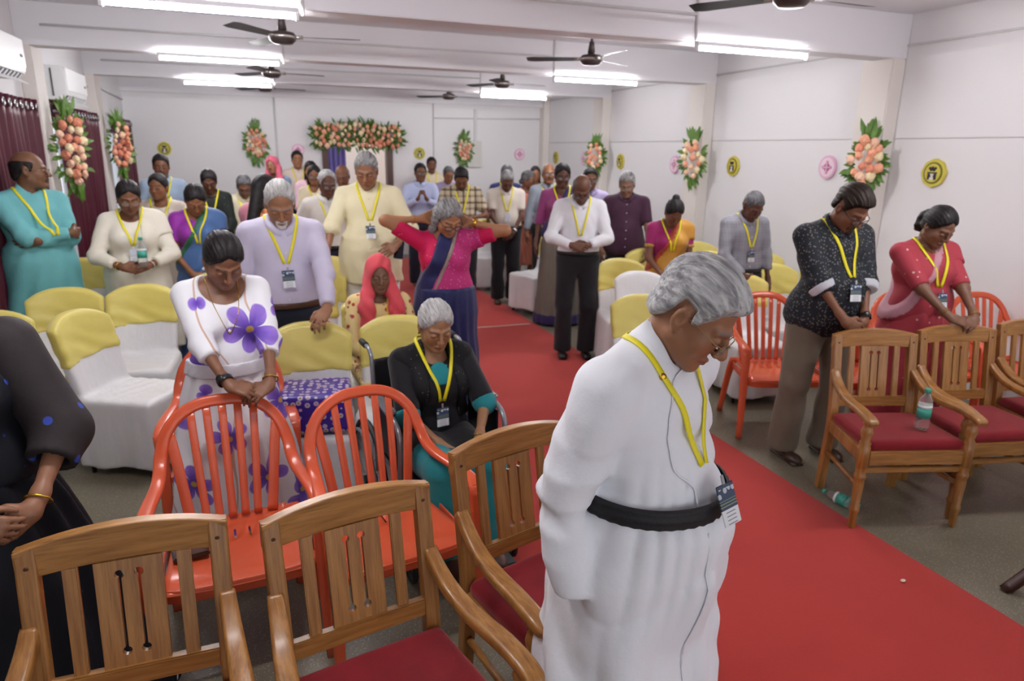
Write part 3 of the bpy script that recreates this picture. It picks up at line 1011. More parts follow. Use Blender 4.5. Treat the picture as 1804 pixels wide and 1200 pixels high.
place(pc, -.165, 2.49, R(4)); tag(pc, 'orange plastic armchair under the clasped hands of the woman in the floral dress', 'plastic chair', 'orange plastic armchairs')
def plastic(x, y, rz, label):
    c = copy_tree(pc); place(c, x, y, rz); c['label'] = label; return c
plastic(.40, 2.42, R(10), 'orange plastic armchair in front of the wheelchair')
plastic(-.19, 3.36, R(0), 'orange plastic armchair mostly hidden right of the floral dress, only its arm showing')
plastic(3.30, 3.62, R(-18), 'orange plastic armchair between the priest and the man in the dark printed shirt')
plastic(3.80, 3.42, R(-14), 'orange plastic armchair behind the seat with the water bottle')
plastic(4.36, 3.36, R(-14), 'orange plastic armchair half hidden behind the woman in the red saree')
plastic(4.88, 3.16, R(-14), 'orange plastic armchair by the right wall')

# ---- banquet chair under a white cover with yellow sash (faces local -y)
m, t = new_mat('white_satin_cover', srgb('#dedee0'), .42)
co = t.coord()
t.base(t.mix(t.noise(co, 4, 3), srgb('#d3d3d6'), srgb('#e9e9ea')))
t.bump(t.noise(t.coord('Object', (1, 1, .35)), 14, 4), .25, .02)
t.b.inputs['Sheen Weight'].default_value = .2
M_COVER = m
m, t = new_mat('yellow_satin', srgb('#d8c765'), .38)
co = t.coord()
t.base(t.mix(t.noise(co, 5, 3), srgb('#cdbb55'), srgb('#e4d678')))
t.bump(t.noise(t.coord('Object', (.5, .5, 2.0)), 7, 3), .2, .02)
t.b.inputs['Sheen Weight'].default_value = .2
M_SASH = m
M_BLKLEG = plain('black_chair_leg', '#1d1c1c', .4)
def backrest_sdf(P, infl=0.0):
    x, y, z = P[:, 0], P[:, 1], P[:, 2]
    yc = .185+.13*np.clip((z-.42)/.5, 0, 1.2) + .035*(1-(x/.23)**2) - .02
    w_ = .205+.018*np.clip((z-.45)/.35, 0, 1)
    zt = .915-.075*np.abs(np.clip(x/.23, -1, 1))**2.6
    dx = np.abs(x)-w_; dy = np.abs(y-yc)-.028; dz = z-zt
    dz2 = .42-z
    q = np.stack([np.maximum(dx, dz)+.025, dy+.02], 1)
    o = np.maximum(q, 0)
    d = np.sqrt((o**2).sum(1)) + np.minimum(q.max(1), 0) - .022
    return np.maximum(d, dz2) - infl
def cover_sdf(P):
    x, y, z = P[:, 0], P[:, 1], P[:, 2]
    db = backrest_sdf(P) + .0025*np.sin(9*x+14*z+2*np.sin(7*z))
    th = np.arctan2(y, x)
    fl = .015*(1-np.clip(z/.44, 0, 1)) + .007*np.sin(11*th+2*np.sin(3*th))*(1-np.clip(z/.42, 0, 1))
    Q = P.copy()
    ds = d_box(Q, (0, -.02, .25), (.222, .235, .21), .03) - fl
    ds = np.maximum(ds, .055+.012*np.sin(4*th)-z)
    # hollow slightly on the seat, wrinkles towards the back corners
    d = smin(db, ds, .035)
    d += .003*np.sin(26*x+10*np.sin(8*y))*np.exp(-((z-.46)/.03)**2)
    return d
def sash_sdf(P):
    x, y, z = P[:, 0], P[:, 1], P[:, 2]
    d = backrest_sdf(P, .007) + .004*np.sin(55*z+8*x+3*np.sin(9*x))*sstep(-z, -.85, -.68)
    return smax(d, (.635+.025*np.sin(5*x+1)) - z, .01)
def build_cover():
    e = empty('covered_chair')
    link('chair_cover', sdf_mesh('chair_cover', cover_sdf, (-.29, -.30, .02), (.29, .38, .95), .013), M_COVER, e)
    link('back_sash', sdf_mesh('back_sash', sash_sdf, (-.27, .1, .6), (.27, .42, .96), .012), M_SASH, e)
    for k, (x0, l) in enumerate(((.03, .42), (-.03, .30))):
        pts = spline([(x0*.3, .33, .70), (x0, .345, .62), (x0*2.2, .32, .45), (x0*2.0, .30, .70-l-.08)], 5)
        sc = [(.5+.5*min(1, i/6), 1) for i in range(len(pts))]
        link('sash_tail', sweep_mesh('sash_tail', pts, rrect(.11, .008, .003, 2), sc, up=(0, 1, 0), fixed_up=True, smooth=True), M_SASH, e)
    def kn(P): return d_ell(P, (0, .34, .70), (.06, .035, .045)) + .004*np.sin(60*P[:, 0]+30*P[:, 2])
    link('sash_knot', sdf_mesh('sash_knot', kn, (-.08, .28, .63), (.08, .40, .77), .012), M_SASH, e)
    lg = tube_mesh('leg', [(0, 0, 0), (0, 0, .12)], .013, 8)
    for sx in (-1, 1):
        for yy in (-.2, .17): link('leg', lg, M_BLKLEG, e, (sx*.19, yy, 0))
    return e
cc = build_cover()
COVER_N = 0
def cover(x, y, rz, label, sash=True):
    global COVER_N
    c = cc if COVER_N == 0 else copy_tree(cc)
    COVER_N += 1
    place(c, x, y, rz)
    if not sash:
        for ch in list(c.children):
            if 'sash' in ch.name: bpy.data.objects.remove(ch, do_unlink=True)
    tag(c, label, 'covered chair', 'banquet chairs under white covers')
    return c
# left block (backs at pixel-fitted places)
cover(-1.45, 4.30, R(8), 'white covered chair with yellow sash at the left edge, above the dark sleeve')
cover(-1.22, 4.95, R(4), 'white covered chair with yellow sash below the man in teal')
cover(-.80, 4.95, R(-4), 'white covered chair with yellow sash in front of the woman in the cream kurta')
cover(-.76, 4.34, R(62), 'white covered chair turned sideways, its yellow sash trailing on the floor side')
cover(-1.33, 3.35, R(10), 'white covered chair half hidden behind the dark sleeve')
cover(.19, 3.52, R(-8), 'white covered chair with the purple patterned parcel on its seat')
cover(.65, 3.54, R(-16), 'white covered chair with yellow sash behind the wheelchair')
cover(.68, 4.18, R(-4), 'white covered chair under the seated woman in the red head scarf')
cover(.52, 5.95, R(-8), 'white covered chair with yellow sash under the hand of the tall man in cream')
cover(.40, 5.28, R(-4), 'white covered chair between the seated woman and the tall man in cream')
cover(-1.40, 6.35, R(6), 'white covered chair with yellow sash behind the man in teal, by the curtain')
cover(-.98, 6.45, R(2), 'white covered chair with yellow sash peeking out left of the cream kurta')
cover(-.3, 5.35, R(0), 'white covered chair hidden between the blue saree and the floral dress')
# right block
cover(2.36, 3.68, R(-14), 'white covered chair with drooping yellow sash left of the head of the priest')
cover(2.86, 4.56, R(-14), 'plain white covered chair without a sash, next to the gold saree', sash=False)
cover(3.02, 5.18, R(-14), 'white covered chair with yellow sash right of the black trousers')
cover(3.62, 5.72, R(-14), 'white covered chair with yellow sash under the hand of the man in maroon')
cover(4.12, 5.38, R(-14), 'white covered chair with yellow sash behind the gold saree')
cover(3.08, 7.42, R(-70), 'white covered chair with yellow sash turned to the aisle beside the navy bordered saree')
cover(3.75, 7.55, R(-30), 'white covered chair with yellow sash behind the one turned to the aisle')
cover(3.80, 8.95, R(-14), 'white covered chair with yellow sash near the man in the cream shirt')
cover(4.45, 6.05, R(-14), 'white covered chair with yellow sash behind the gold saree, by the right wall')
cover(4.62, 5.20, R(-14), 'farther of two yellow sashed chairs between the grey shirt and the dark printed shirt')
cover(4.20, 4.55, R(-14), 'nearer of two yellow sashed chairs between the grey shirt and the dark printed shirt')
cover(3.58, 4.20, R(-14), 'white covered chair behind the orange chair beside the priest')
cover(4.72, 4.50, R(-14), 'upper yellow sashed chair between the dark printed shirt and the red saree')
cover(4.46, 4.02, R(-14), 'lower yellow sashed chair between the dark printed shirt and the red saree')
cover(2.98, 8.95, R(-14), 'white covered chair with yellow sash behind the man in the plaid shirt')
cover(-.55, 7.35, R(0), 'white covered chair hidden behind the blue saree')

# dark sabre-leg chair just cut by the right edge
M_DKW = plain('dark_mahogany', '#3a1a14', .35, var=.15)
e = empty('dark_chair', (3.40, 1.36, 0), R(-10))
for sx in (-1, 1):
    for yy, dy in ((.20, .06), (-.22, -.05)):
        pts = spline([(sx*.46 if sx < 0 else .42, yy+dy, 0), (sx*.37, yy+dy*.4, .13), (sx*.30, yy, .29), (sx*.28, yy, .42)], 5)
        link('leg', sweep_mesh('leg', pts, rrect(.05, .04, .008, 2), [(.8+.4*i/(len(pts)-1), 1) for i in range(len(pts))], smooth=True, up=(0, 1, 0), fixed_up=True), M_DKW, e)
box('seat_frame', (0, 0, .42), (.66, .5, .06), M_DKW, e, .01)
link('seat_cushion', sdf_mesh('seat_cushion', lambda P: d_box(P, (0, 0, .475), (.31, .24, .035), .03), (-.35, -.3, .4), (.35, .3, .55), .015), M_VELVET, e)
tag(e, 'dark mahogany chair leg entering the photo at the lower right edge', 'chair')
# ================================================================== PEOPLE
def mat_fabric(name, c, rough=.75, var=.10, fold=.15, weave=0.0, sheen=.15, nscale=6.):
    key = ('fab', name)
    if key in MATS: return MATS[key]
    cc = srgb(c)
    m, t = new_mat(name, cc, rough, spec=.25)
    co = t.coord()
    t.base(t.mix(t.noise(co, nscale, 3), tuple(x*(1-var) for x in cc), tuple(min(1, x*(1+var)) for x in cc)))
    t.bump(t.noise(co, 13, 5, .6), fold*1.8, .014)
    t.b.inputs['Sheen Weight'].default_value = sheen
    MATS[key] = m
    return m
def mat_spots(name, c, c2, scale=18., size=.18, rough=.7, rand=1.0, c3=None):
    """cloth with small scattered motifs"""
    key = ('spots', name)
    if key in MATS: return MATS[key]
    m, t = new_mat(name, srgb(c), rough, spec=.25)
    co = t.coord()
    vo = t.n('ShaderNodeTexVoronoi'); t.l(co, vo.inputs['Vector']); vo.inputs['Scale'].default_value = scale; vo.inputs['Randomness'].default_value = rand
    f = t.step(vo.outputs['Distance'], size*.75, size)
    b = t.mix(t.noise(co, 5, 3), tuple(x*.9 for x in srgb(c)), tuple(min(1, x*1.1) for x in srgb(c)))
    s2 = srgb(c2)
    if c3 is not None:
        s2 = t.mix(t.step(vo.outputs['Color'], .45, .55), srgb(c2), srgb(c3))
    t.base(t.mix(f, s2, b))
    t.bump(t.noise(co, 22, 4, .6), .15, .012)
    MATS[key] = m
    return m
def mat_plaid(name, c, c2, c3, scale=30.):
    key = ('plaid', name)
    if key in MATS: return MATS[key]
    m, t = new_mat(name, srgb(c), .75, spec=.25)
    tc = t.n('ShaderNodeTexCoord'); sx = t.n('ShaderNodeSeparateXYZ'); t.l(tc.outputs['Object'], sx.inputs[0])
    def stripe(o, k, ph, lo, hi):
        return t.step(t.math('SINE', t.math('ADD', t.math('MULTIPLY', o, k), ph)), lo, hi)
    a = stripe(sx.outputs[0], scale*3, 0, .2, .5); b = stripe(sx.outputs[2], scale*3, 0, .2, .5)
    col = t.mix(t.math('MULTIPLY', t.math('ADD', a, b), .5), srgb(c), srgb(c2))
    l1 = stripe(sx.outputs[0], scale*1.5, 1, .93, .97); l2 = stripe(sx.outputs[2], scale*1.5, 1, .93, .97)
    col = t.mix(t.math('MULTIPLY', t.math('MAXIMUM', l1, l2), .7), col, srgb(c3))
    t.base(col)
    t.bump(t.noise(tc.outputs['Object'], 22, 4, .6), .15, .012)
    MATS[key] = m
    return m
def mat_floral(name):
    key = ('floral', name)
    if key in MATS: return MATS[key]
    m, t = new_mat(name, srgb('#efeef2'), .6, spec=.3)
    tc = t.n('ShaderNodeTexCoord'); sx = t.n('ShaderNodeSeparateXYZ'); t.l(tc.outputs['Object'], sx.inputs[0])
    col = t.mix(t.noise(tc.outputs['Object'], 5, 2), srgb('#e4e3ea'), srgb('#f2f1f6'))
    wv = t.n('ShaderNodeTexWave'); wv.wave_type = 'BANDS'; wv.inputs['Scale'].default_value = 1.6; wv.inputs['Distortion'].default_value = 7; wv.inputs['Detail'].default_value = 1
    t.l(tc.outputs['Object'], wv.inputs['Vector'])
    col = t.mix(t.math('MULTIPLY', t.step(wv.outputs['Fac'], .994, .998), .7), col, srgb('#c08a5e'))
    wn = t.noise(tc.outputs['Object'], 9, 2)
    for (fx, fz, fr, ph, n_) in ((.075, 1.115, .112, .3, 2.5), (-.235, 1.16, .06, 1.2, 1.0), (-.225, .985, .062, .2, 1.0), (-.13, .97, .060, 2.2, 1.5), (.215, 1.03, .055, .8, 1.0), (.20, 1.19, .04, 1.9, 1.0),
                             (-.11, 1.23, .035, 0, 1.0), (.14, .955, .04, 1, 1.0), (-.05, .66, .085, .7, 2.5), (.19, .76, .095, 1.5, 2.5), (.09, .46, .10, .1, 2.5), (-.20, .45, .085, .9, 2.5),
                             (-.02, .24, .09, 2.0, 2.5), (.26, .30, .10, .5, 2.5), (-.24, .72, .06, .4, 1.5), (.04, .85, .045, .4, 1.0), (-.27, .22, .09, 1.2, 2.5), (-.12, .85, .04, 2.0, 1.0), (.30, .55, .06, 2, 1.5)):
        dx = t.math('SUBTRACT', sx.outputs[0], fx); dz = t.math('SUBTRACT', sx.outputs[2], fz)
        ang = t.math('ADD', t.math('ARCTAN2', dz, dx), ph)
        rad = t.math('SQRT', t.math('ADD', t.math('MULTIPLY', dx, dx), t.math('MULTIPLY', dz, dz)))
        pet = t.math('POWER', t.math('ABSOLUTE', t.math('COSINE', t.math('MULTIPLY', ang, n_))), .42)
        lim = t.math('MULTIPLY', t.math('ADD', t.math('MULTIPLY', pet, .86), t.math('MULTIPLY', wn, .2)), fr)
        on = t.math('SUBTRACT', 1.0, t.step(t.math('SUBTRACT', rad, lim), -.003, .003))
        pc_ = t.mix(t.step(rad, 0.0, fr), srgb('#5f3fb0'), srgb('#a583dd'))
        pc_ = t.mix(t.math('MULTIPLY', t.step(pet, .88, .97), .35), pc_, srgb('#6f4cc0'))
        if n_ > 2: pc_ = t.mix(t.math('SUBTRACT', 1.0, t.step(rad, fr*.10, fr*.17)), pc_, srgb('#c9a24a'))
        col = t.mix(on, col, pc_)
    t.base(col)
    t.bump(t.noise(tc.outputs['Object'], 18, 4), .12, .012)
    MATS[key] = m
    return m
def mat_saree(name, c, border, motif, bw=.07, gold='#b9964d', mscale=22):
    return mat_spots(name, c, motif, mscale, .16)

m, t = new_mat('skin', (.4, .25, .15), .48, spec=.4)
at = t.n('ShaderNodeAttribute'); at.attribute_name = 'tint'
co = t.coord()
nz = t.noise(co, 28, 3)
t.base(t.mix(t.math('MULTIPLY', nz, .12), at.outputs['Color'], (.36, .20, .13)))
t.bump(t.noise(co, 160, 3), .10, .002)
M_SKIN = m

def mat_hair(name, c1, c2, k=1.0):
    key = ('hair', name)
    if key in MATS: return MATS[key]
    m, t = new_mat(name, srgb(c1), .5, spec=.22)
    n1 = t.noise(t.coord('Object', (1.0, .07, .55)), 150*k, 3, .6)
    n2 = t.noise(t.coord('Object', (1, .12, .6)), 45, 3)
    f = t.math('ADD', t.math('MULTIPLY', n1, .62), t.math('MULTIPLY', n2, .55))
    t.base(t.mix(t.step(f, .40, .78), srgb(c1), srgb(c2)))
    t.bump(n1, .5, .006)
    MATS[key] = m
    return m
HAIR = {'silver': ('#77777a', '#c6c6c6'), 'white': ('#8c8c8e', '#cfcdc9'), 'grey': ('#4c4b4d', '#a3a1a0'), 'black': ('#0f0d0f', '#2a2526'),
        'salt': ('#2b2a2c', '#77767a'), 'brownblack': ('#17110f', '#33271f')}

SKIN = {'a': '#9a6a4a', 'b': '#86573a', 'c': '#6f4630', 'd': '#573426', 'e': '#ad7e5c', 'f': '#7c5846'}

# ---------------------------------------------------------------- head
_HEADS = {}
def seg_d(P, a, b): return d_cap(P, a, b, 0.0)
def head_arrays(h, fat=0.0, nose=1.0, female=False, brow=(.10, .07, .05), skin=(.3, .2, .1), stub=None, must=None, goatee=None, old=0.0, long_=1.0, lip=None):
    def sdf(P):
        S = P.copy(); S[:, 0] = np.abs(S[:, 0])           # mirrored
        d = d_ell(S, (0, .012, .028), (.0745, .094, .090))
        fz = 1.0 if not female else .96
        d = smin(d, d_ell(S, (0, -.030, -.043), (.059+.006*fat, .060, .077*fz)), .030)
        d = smin(d, d_ell(S, (.036+.004*fat, -.056, -.030), (.024+.006*fat, .024, .030)), .022)
        d = smin(d, d_cap(S, (.050+.006*fat, .002, -.058), (.018, -.068, -.098*fz), .016+.006*fat, .013), .030)
        d = smin(d, d_ell(S, (0, -.078, -.100*fz), (.020, .017, .017)), .020)
        # brow ridge and forehead
        d = smin(d, d_cap(S, (.012, -.087, .022), (.046, -.069, .021), .008 if not female else .006), .016)
        # eye sockets and closed lids
        d = smax(d, -d_ell(S, (.032, -.104, -.001), (.019, .020, .013)), .014)
        d = smin(d, d_ell(S, (.032, -.0790, -.002), (.0155, .0105, .0105)), .004)
        if old > 0:
            d = smin(d, d_cap(S, (.020, -.088, -.018), (.044, -.076, -.016), .004), .006)
            d = smax(d, -d_cap(S, (.022, -.100, -.040), (.034, -.086, -.068), .003), .008)
        # nose
        d = smin(d, d_cap(S, (0, -.088, .014), (0, -.112*1.0-.006*(nose-1), -.030), .0075, .0115*nose), .010)
        d = smin(d, d_ell(S, (.0115*nose, -.1005, -.0355), (.0085*nose, .010, .0075)), .006)
        d = smax(d, -d_ell(S, (.0075, -.105, -.0440), (.0038, .006, .004)), .003)
        # lips
        d = smin(d, d_cap(S, (0, -.0955, -.0635), (.0215, -.0855, -.0675), .0062, .0035), .006)
        d = smin(d, d_cap(S, (0, -.0935, -.0745), (.0190, -.0855, -.0700), .0072, .0035), .006)
        d = smax(d, -d_cap(S, (0, -.1035, -.0690), (.0225, -.0915, -.0690), .0022), .003)
        # ears
        e = d_ell(S, (.0765, .014, -.006), (.010, .0185, .0305))
        e = smax(e, -d_ell(S, (.0870, .010, -.004), (.0085, .0105, .0185)), .005)
        e = smin(e, d_ell(S, (.0745, .006, -.034), (.008, .008, .009)), .006)
        d = smin(d, e, .008)
        # neck
        d = smin(d, d_cap(S, (0, .024, -.045), (0, .022, -.098), .050+.004*fat, .048+.005*fat), .030)
        if must is not None: d = smin(d, d_cap(S, (0, -.0985, -.0545), (.024, -.0875, -.0640), .0055, .0035), .004)
        if goatee is not None: d = smin(d, d_ell(S, (0, -.083, -.100), (.020, .017, .019)), .006)
        return d
    lo, hi = (-.10, -.135, -.20), (.10, .125, .135)
    V, F = polygonize(sdf, lo, hi, h)
    S = V.copy(); S[:, 0] = np.abs(S[:, 0])
    sk = np.array(skin, f32)
    col = np.tile(sk, (len(V), 1))
    def paint(d, r, soft, c, k=1.0):
        w_ = (1-sstep(d, r, r+soft))*k
        col[:] = col*(1-w_[:, None]) + np.array(c, f32)*w_[:, None]
    so = max(.0022, h*.8)
    # natural colour variation of skin: cheeks warmer, lips, brows, lashes; plus painted mouth crease shade
    paint(d_ell(S, (.040, -.075, -.030), (.016, .02, .016)), 0, .02, sk*A(1.10, .93, .90), .6)
    paint(d_ell(S, (0, -.112, -.030), (.011, .01, .012)), 0, .014, sk*A(1.10, .92, .90), .6)
    lc = np.array(lip if lip is not None else (sk[0]*.95, sk[1]*.72, sk[2]*.76), f32)
    paint(np.minimum(seg_d(S, (0, -.099, -.0635), (.0205, -.088, -.0675)), seg_d(S, (0, -.098, -.0745), (.0185, -.089, -.0700))), .0058, so, lc, .85)
    paint(seg_d(S, (0, -.099, -.0692), (.0220, -.089, -.0690)), .0012, so*.8, sk*.35, .7)  # dark line stands in for the shade where the lips meet
    paint(seg_d(S, (.014, -.0965, .0245), (.035, -.088, .0285)), .0036, so, brow, .85)
    paint(seg_d(S, (.035, -.088, .0285), (.049, -.0745, .0225)), .0030, so, brow, .8)
    paint(seg_d(S, (.0175, -.0875, -.0075), (.032, -.0905, -.0105)), .0014, so*.9, (.02, .015, .012), .85)
    paint(seg_d(S, (.032, -.0905, -.0105), (.0465, -.080, -.0075)), .0014, so*.9, (.02, .015, .012), .85)
    if must is not None:
        paint(seg_d(S, (0, -.1015, -.0540), (.026, -.0895, -.0640)), .0065, so, must, .9)
    if goatee is not None:
        paint(d_ell(S, (0, -.085, -.100), (.021, .018, .021)), .001, so*1.5, goatee, .9)
        paint(seg_d(S, (.027, -.084, -.066), (.022, -.08, -.09)), .004, so*1.5, goatee, .8)
    if stub is not None:
        paint(np.maximum(d_ell(S, (0, -.035, -.085), (.060, .060, .040)), S[:, 2]+.052), .0, .016, stub, .35)
    return V, F, col

# ---------------------------------------------------------------- hair (head local space)
_HAIRM = {}
def pl(x, xs, ys): return np.interp(x, xs, ys).astype(f32)
def hair_mesh(style, h, seed=0, thick=None):
    key = (style, round(h, 4), seed, thick)
    if key in _HAIRM: return _HAIRM[key]
    t0 = thick if thick is not None else {'short': .010, 'volume': .017, 'crop': .005, 'bald': .006, 'recede': .009}.get(style, .010)
    def base(P, t_):
        d = d_ell(P, (0, .014, .030), (.0755+t_, .096+t_, .091+t_))
        return smin(d, d_ell(P, (0, .050, -.038), (.056+t_, .050+t_, .056+t_)), .03)
    def sdf(P):
        x, y, z = P[:, 0], P[:, 1], P[:, 2]; ax = np.abs(x)
        ph = np.arctan2(x, z+.035)
        st = .0013*np.sin(46*ph+2.2*np.sin(22*y+seed)+seed) + .0010*np.sin(83*ph+3*np.sin(17*y+2*seed)) + .0012*np.sin(19*ph+1.5*np.sin(14*y))
        st = st*(.15+.85*sstep(z, -.045, .04))
        if style in ('short', 'volume', 'crop', 'recede'):
            rec = .018 if style == 'recede' else 0.0
            zl = pl(y, [-.12, -.085, -.062, -.050, -.036, -.024, -.010, -.003, .034, .046, .075, .11], [.085+rec, .070+rec, .066+rec, .050+rec, .018+rec*.5, -.010, -.018, .026, .032, -.030, -.072, -.08])
            zl = zl - .012*np.exp(-(x/.035)**2)*(y < -.05) * (0 if style != 'recede' else -1.6)
            tv = t0
            if style == 'volume': tv = t0*(.62+.7*sstep(z, .0, .09)+.25*sstep(-y, .02, .09)*sstep(z, .05, .1))
            tp = t0*(1-sstep(z-zl, -.004, .030))*1.05
            d = (base(P, t0) - (tv-t0)) + tp + st*(1.5 if style == 'volume' else .8)
            return smax(d, (zl-z)*.8, .006)
        if style == 'bald':
            d = base(P, t0) + st*.6
            zl = pl(y, [-.12, -.045, -.03, -.018, .0, .012, .026, .04, .075, .11], [.3, .3, .03, -.012, -.022, .024, .030, -.030, -.072, -.08])
            d = d + t0*(1-sstep(z-zl, -.004, .025))
            d = smax(d, (zl-z)*.8, .006)
            top = pl(y, [-.06, -.02, .05, .1], [.035, .055, .060, .055])
            d = d + t0*.9*sstep(z-top, -.025, .0)
            return smax(d, (z-top)*.8, .006)
        # women
        part = .006*np.exp(-(x/.007)**2)*sstep(z, .05, .09)
        zl = pl(y, [-.12, -.088, -.072, -.058, -.040, -.015, .02, .05, .1], [.082, .074, .062, .040, .010, -.018, -.035, -.062, -.075])
        zl = zl + .018*np.exp(-(ax/.02)**2)*(y < -.06)
        d = base(P, t0) + t0*(1-sstep(z-zl, -.004, .030)) + st*.9 + part
        d = smax(d, (zl-z)*.8, .006)
        if style == 'bun':
            d = smin(d, d_ell(P, (0, .118, .012), (.046, .036, .044))+st, .012)
        elif style == 'lowbun':
            d = smin(d, d_ell(P, (0, .105, -.050), (.046, .036, .040))+st, .015)
        elif style == 'topbun':
            d = smin(d, d_ell(P, (0, .075, .112), (.034, .034, .030))+st, .012)
        elif style == 'pony':
            d = smin(d, d_ell(P, (0, .110, -.010), (.034, .028, .034))+st, .015)
            d = smin(d, d_cap(P, (0, .122, -.02), (0, .135, -.13), .034, .030)+st*2, .02)
            d = smin(d, d_cap(P, (0, .135, -.13), (0, .125, -.26), .030, .010)+st*2, .02)
        elif style == 'curlpony':
            cr = .006*np.sin(95*x+3)*np.sin(90*y)*np.sin(85*z)
            d = smin(d, d_ell(P, (.0, .118, -.030), (.050, .042, .065))+cr+st, .015)
            d = smin(d, d_ell(P, (.0, .110, -.085), (.042, .036, .045))+cr, .02)
        elif style == 'bob':
            for s in (-1, 1):
                d = smin(d, d_cap(P, (s*.062, .018, .02), (s*.088, .008, -.145), .030, .020)+st*2.4, .03)
                d = smin(d, d_cap(P, (s*.045, .070, .0), (s*.065, .060, -.175), .040, .026)+st*2.4, .03)
            d = smin(d, d_cap(P, (0, .085, 0), (0, .085, -.175), .050, .034)+st*2.4, .03)
            # keep the face clear
            d = smax(d, -d_ell(P, (0, -.085, -.045), (.060, .075, .098)), .012)
        elif style == 'long':
            for s in (-1, 1):
                d = smin(d, d_cap(P, (s*.066, .028, .0), (s*.075, .050, -.17), .022, .024)+st*2, .03)
            d = smin(d, d_cap(P, (0, .085, 0), (0, .105, -.28), .055, .052)+st*2, .04)
            d = smax(d, -d_ell(P, (0, -.085, -.045), (.058, .080, .098)), .012)
        return d
    V, F = polygonize(sdf, (-.16, -.14, -.36), (.16, .20, .19), h)
    me = np_mesh('hair', V, F)
    _HAIRM[key] = me
    return me

# ---------------------------------------------------------------- skeleton
def unit(v):
    v = np.asarray(v, float); return v/max(1e-9, np.linalg.norm(v))
def ik(S, Wt, l1, l2, pole):
    S = np.asarray(S, float); Wt = np.asarray(Wt, float)
    v = Wt-S; L = np.linalg.norm(v)
    if L > (l1+l2)*.995:
        Wt = S+v/L*(l1+l2)*.995; v = Wt-S; L = np.linalg.norm(v)
    a = (l1*l1-l2*l2+L*L)/(2*L)
    hgt = math.sqrt(max(0, l1*l1-a*a))
    u = v/L
    p = np.asarray(pole, float); p = p-u*(p@u); p = unit(p)
    return S+u*a+p*hgt, Wt

def hand_prims(W, fd, pn, s, curl=(.3, .4, .3), spread=.10, thumb=.5, sc=1.0):
    """list of capsules (a,b,ra,rb) for palm and for five fingers; s=+1 left hand, -1 right"""
    W = np.asarray(W, float); fd = unit(fd); pn = np.asarray(pn, float); pn = unit(pn-fd*(pn@fd))
    th = np.cross(fd, pn)*(-s)
    out = []
    fl = [(.040, .024, .020), (.044, .028, .022), (.041, .026, .021), (.032, .020, .018)]
    off = [.031, .0105, -.0105, -.031]; kl = [.088, .092, .087, .079]
    for i in range(4):
        k = W + (fd*kl[i] + th*off[i])*sc
        out.append((W+fd*.008*sc+th*off[i]*.55*sc, k, .0135*sc, .0105*sc))
        d = unit(fd + th*off[i]/.031*spread)
        p = k; ang = 0.0
        for j in range(3):
            ang += curl[j]*(1+.06*i)
            dd = d*math.cos(ang)+pn*math.sin(ang)
            q = p+dd*fl[i][j]*sc
            out.append((p, q, (.0095-.0009*j)*sc, (.0088-.0010*j)*sc))
            p = q
    b = W+(fd*.022+th*.022+pn*.006)*sc
    d1 = unit(fd*.65+th*(.75)+pn*.25*thumb); q = b+d1*.040*sc
    out.append((b, q, .0150*sc, .0115*sc))
    d2 = unit(fd*.9+th*(.35-.4*thumb)+pn*.55*thumb); r_ = q+d2*.032*sc
    out.append((q, r_, .0110*sc, .0098*sc))
    d3 = unit(fd*.95+th*(.15-.5*thumb)+pn*.6*thumb); out.append((r_, r_+d3*.026*sc, .0098*sc, .0082*sc))
    return out

LIB = {}
def fold_noise(P, seed, k=1.0):
    x, y, z = P[:, 0], P[:, 1], P[:, 2]
    a = np.sin(15*k*z+13*k*x+3*np.sin(6*x+seed)+3*np.sin(7*y+seed*2))
    b = np.sin(31*k*z-21*k*x+4*np.sin(9*y+2*seed)+seed)
    c = np.sin(11*k*(x+y)+4*np.sin(5*z+seed))
    m_ = .5+.5*np.sin(5*x-4*z+6*y+seed*1.7)
    return ((1-2*np.abs(a)**.7)*.45*m_+b*.30*(1-m_)+c*.35).astype(f32)

def eye3(): return np.eye(3)
def rotx(a): c, s = math.cos(a), math.sin(a); return np.array([[1, 0, 0], [0, c, -s], [0, s, c]])
def rotz(a): c, s = math.cos(a), math.sin(a); return np.array([[c, -s, 0], [s, c, 0], [0, 0, 1]])
def roty(a): c, s = math.cos(a), math.sin(a); return np.array([[c, 0, s], [0, 1, 0], [-s, 0, c]])

class Person: pass

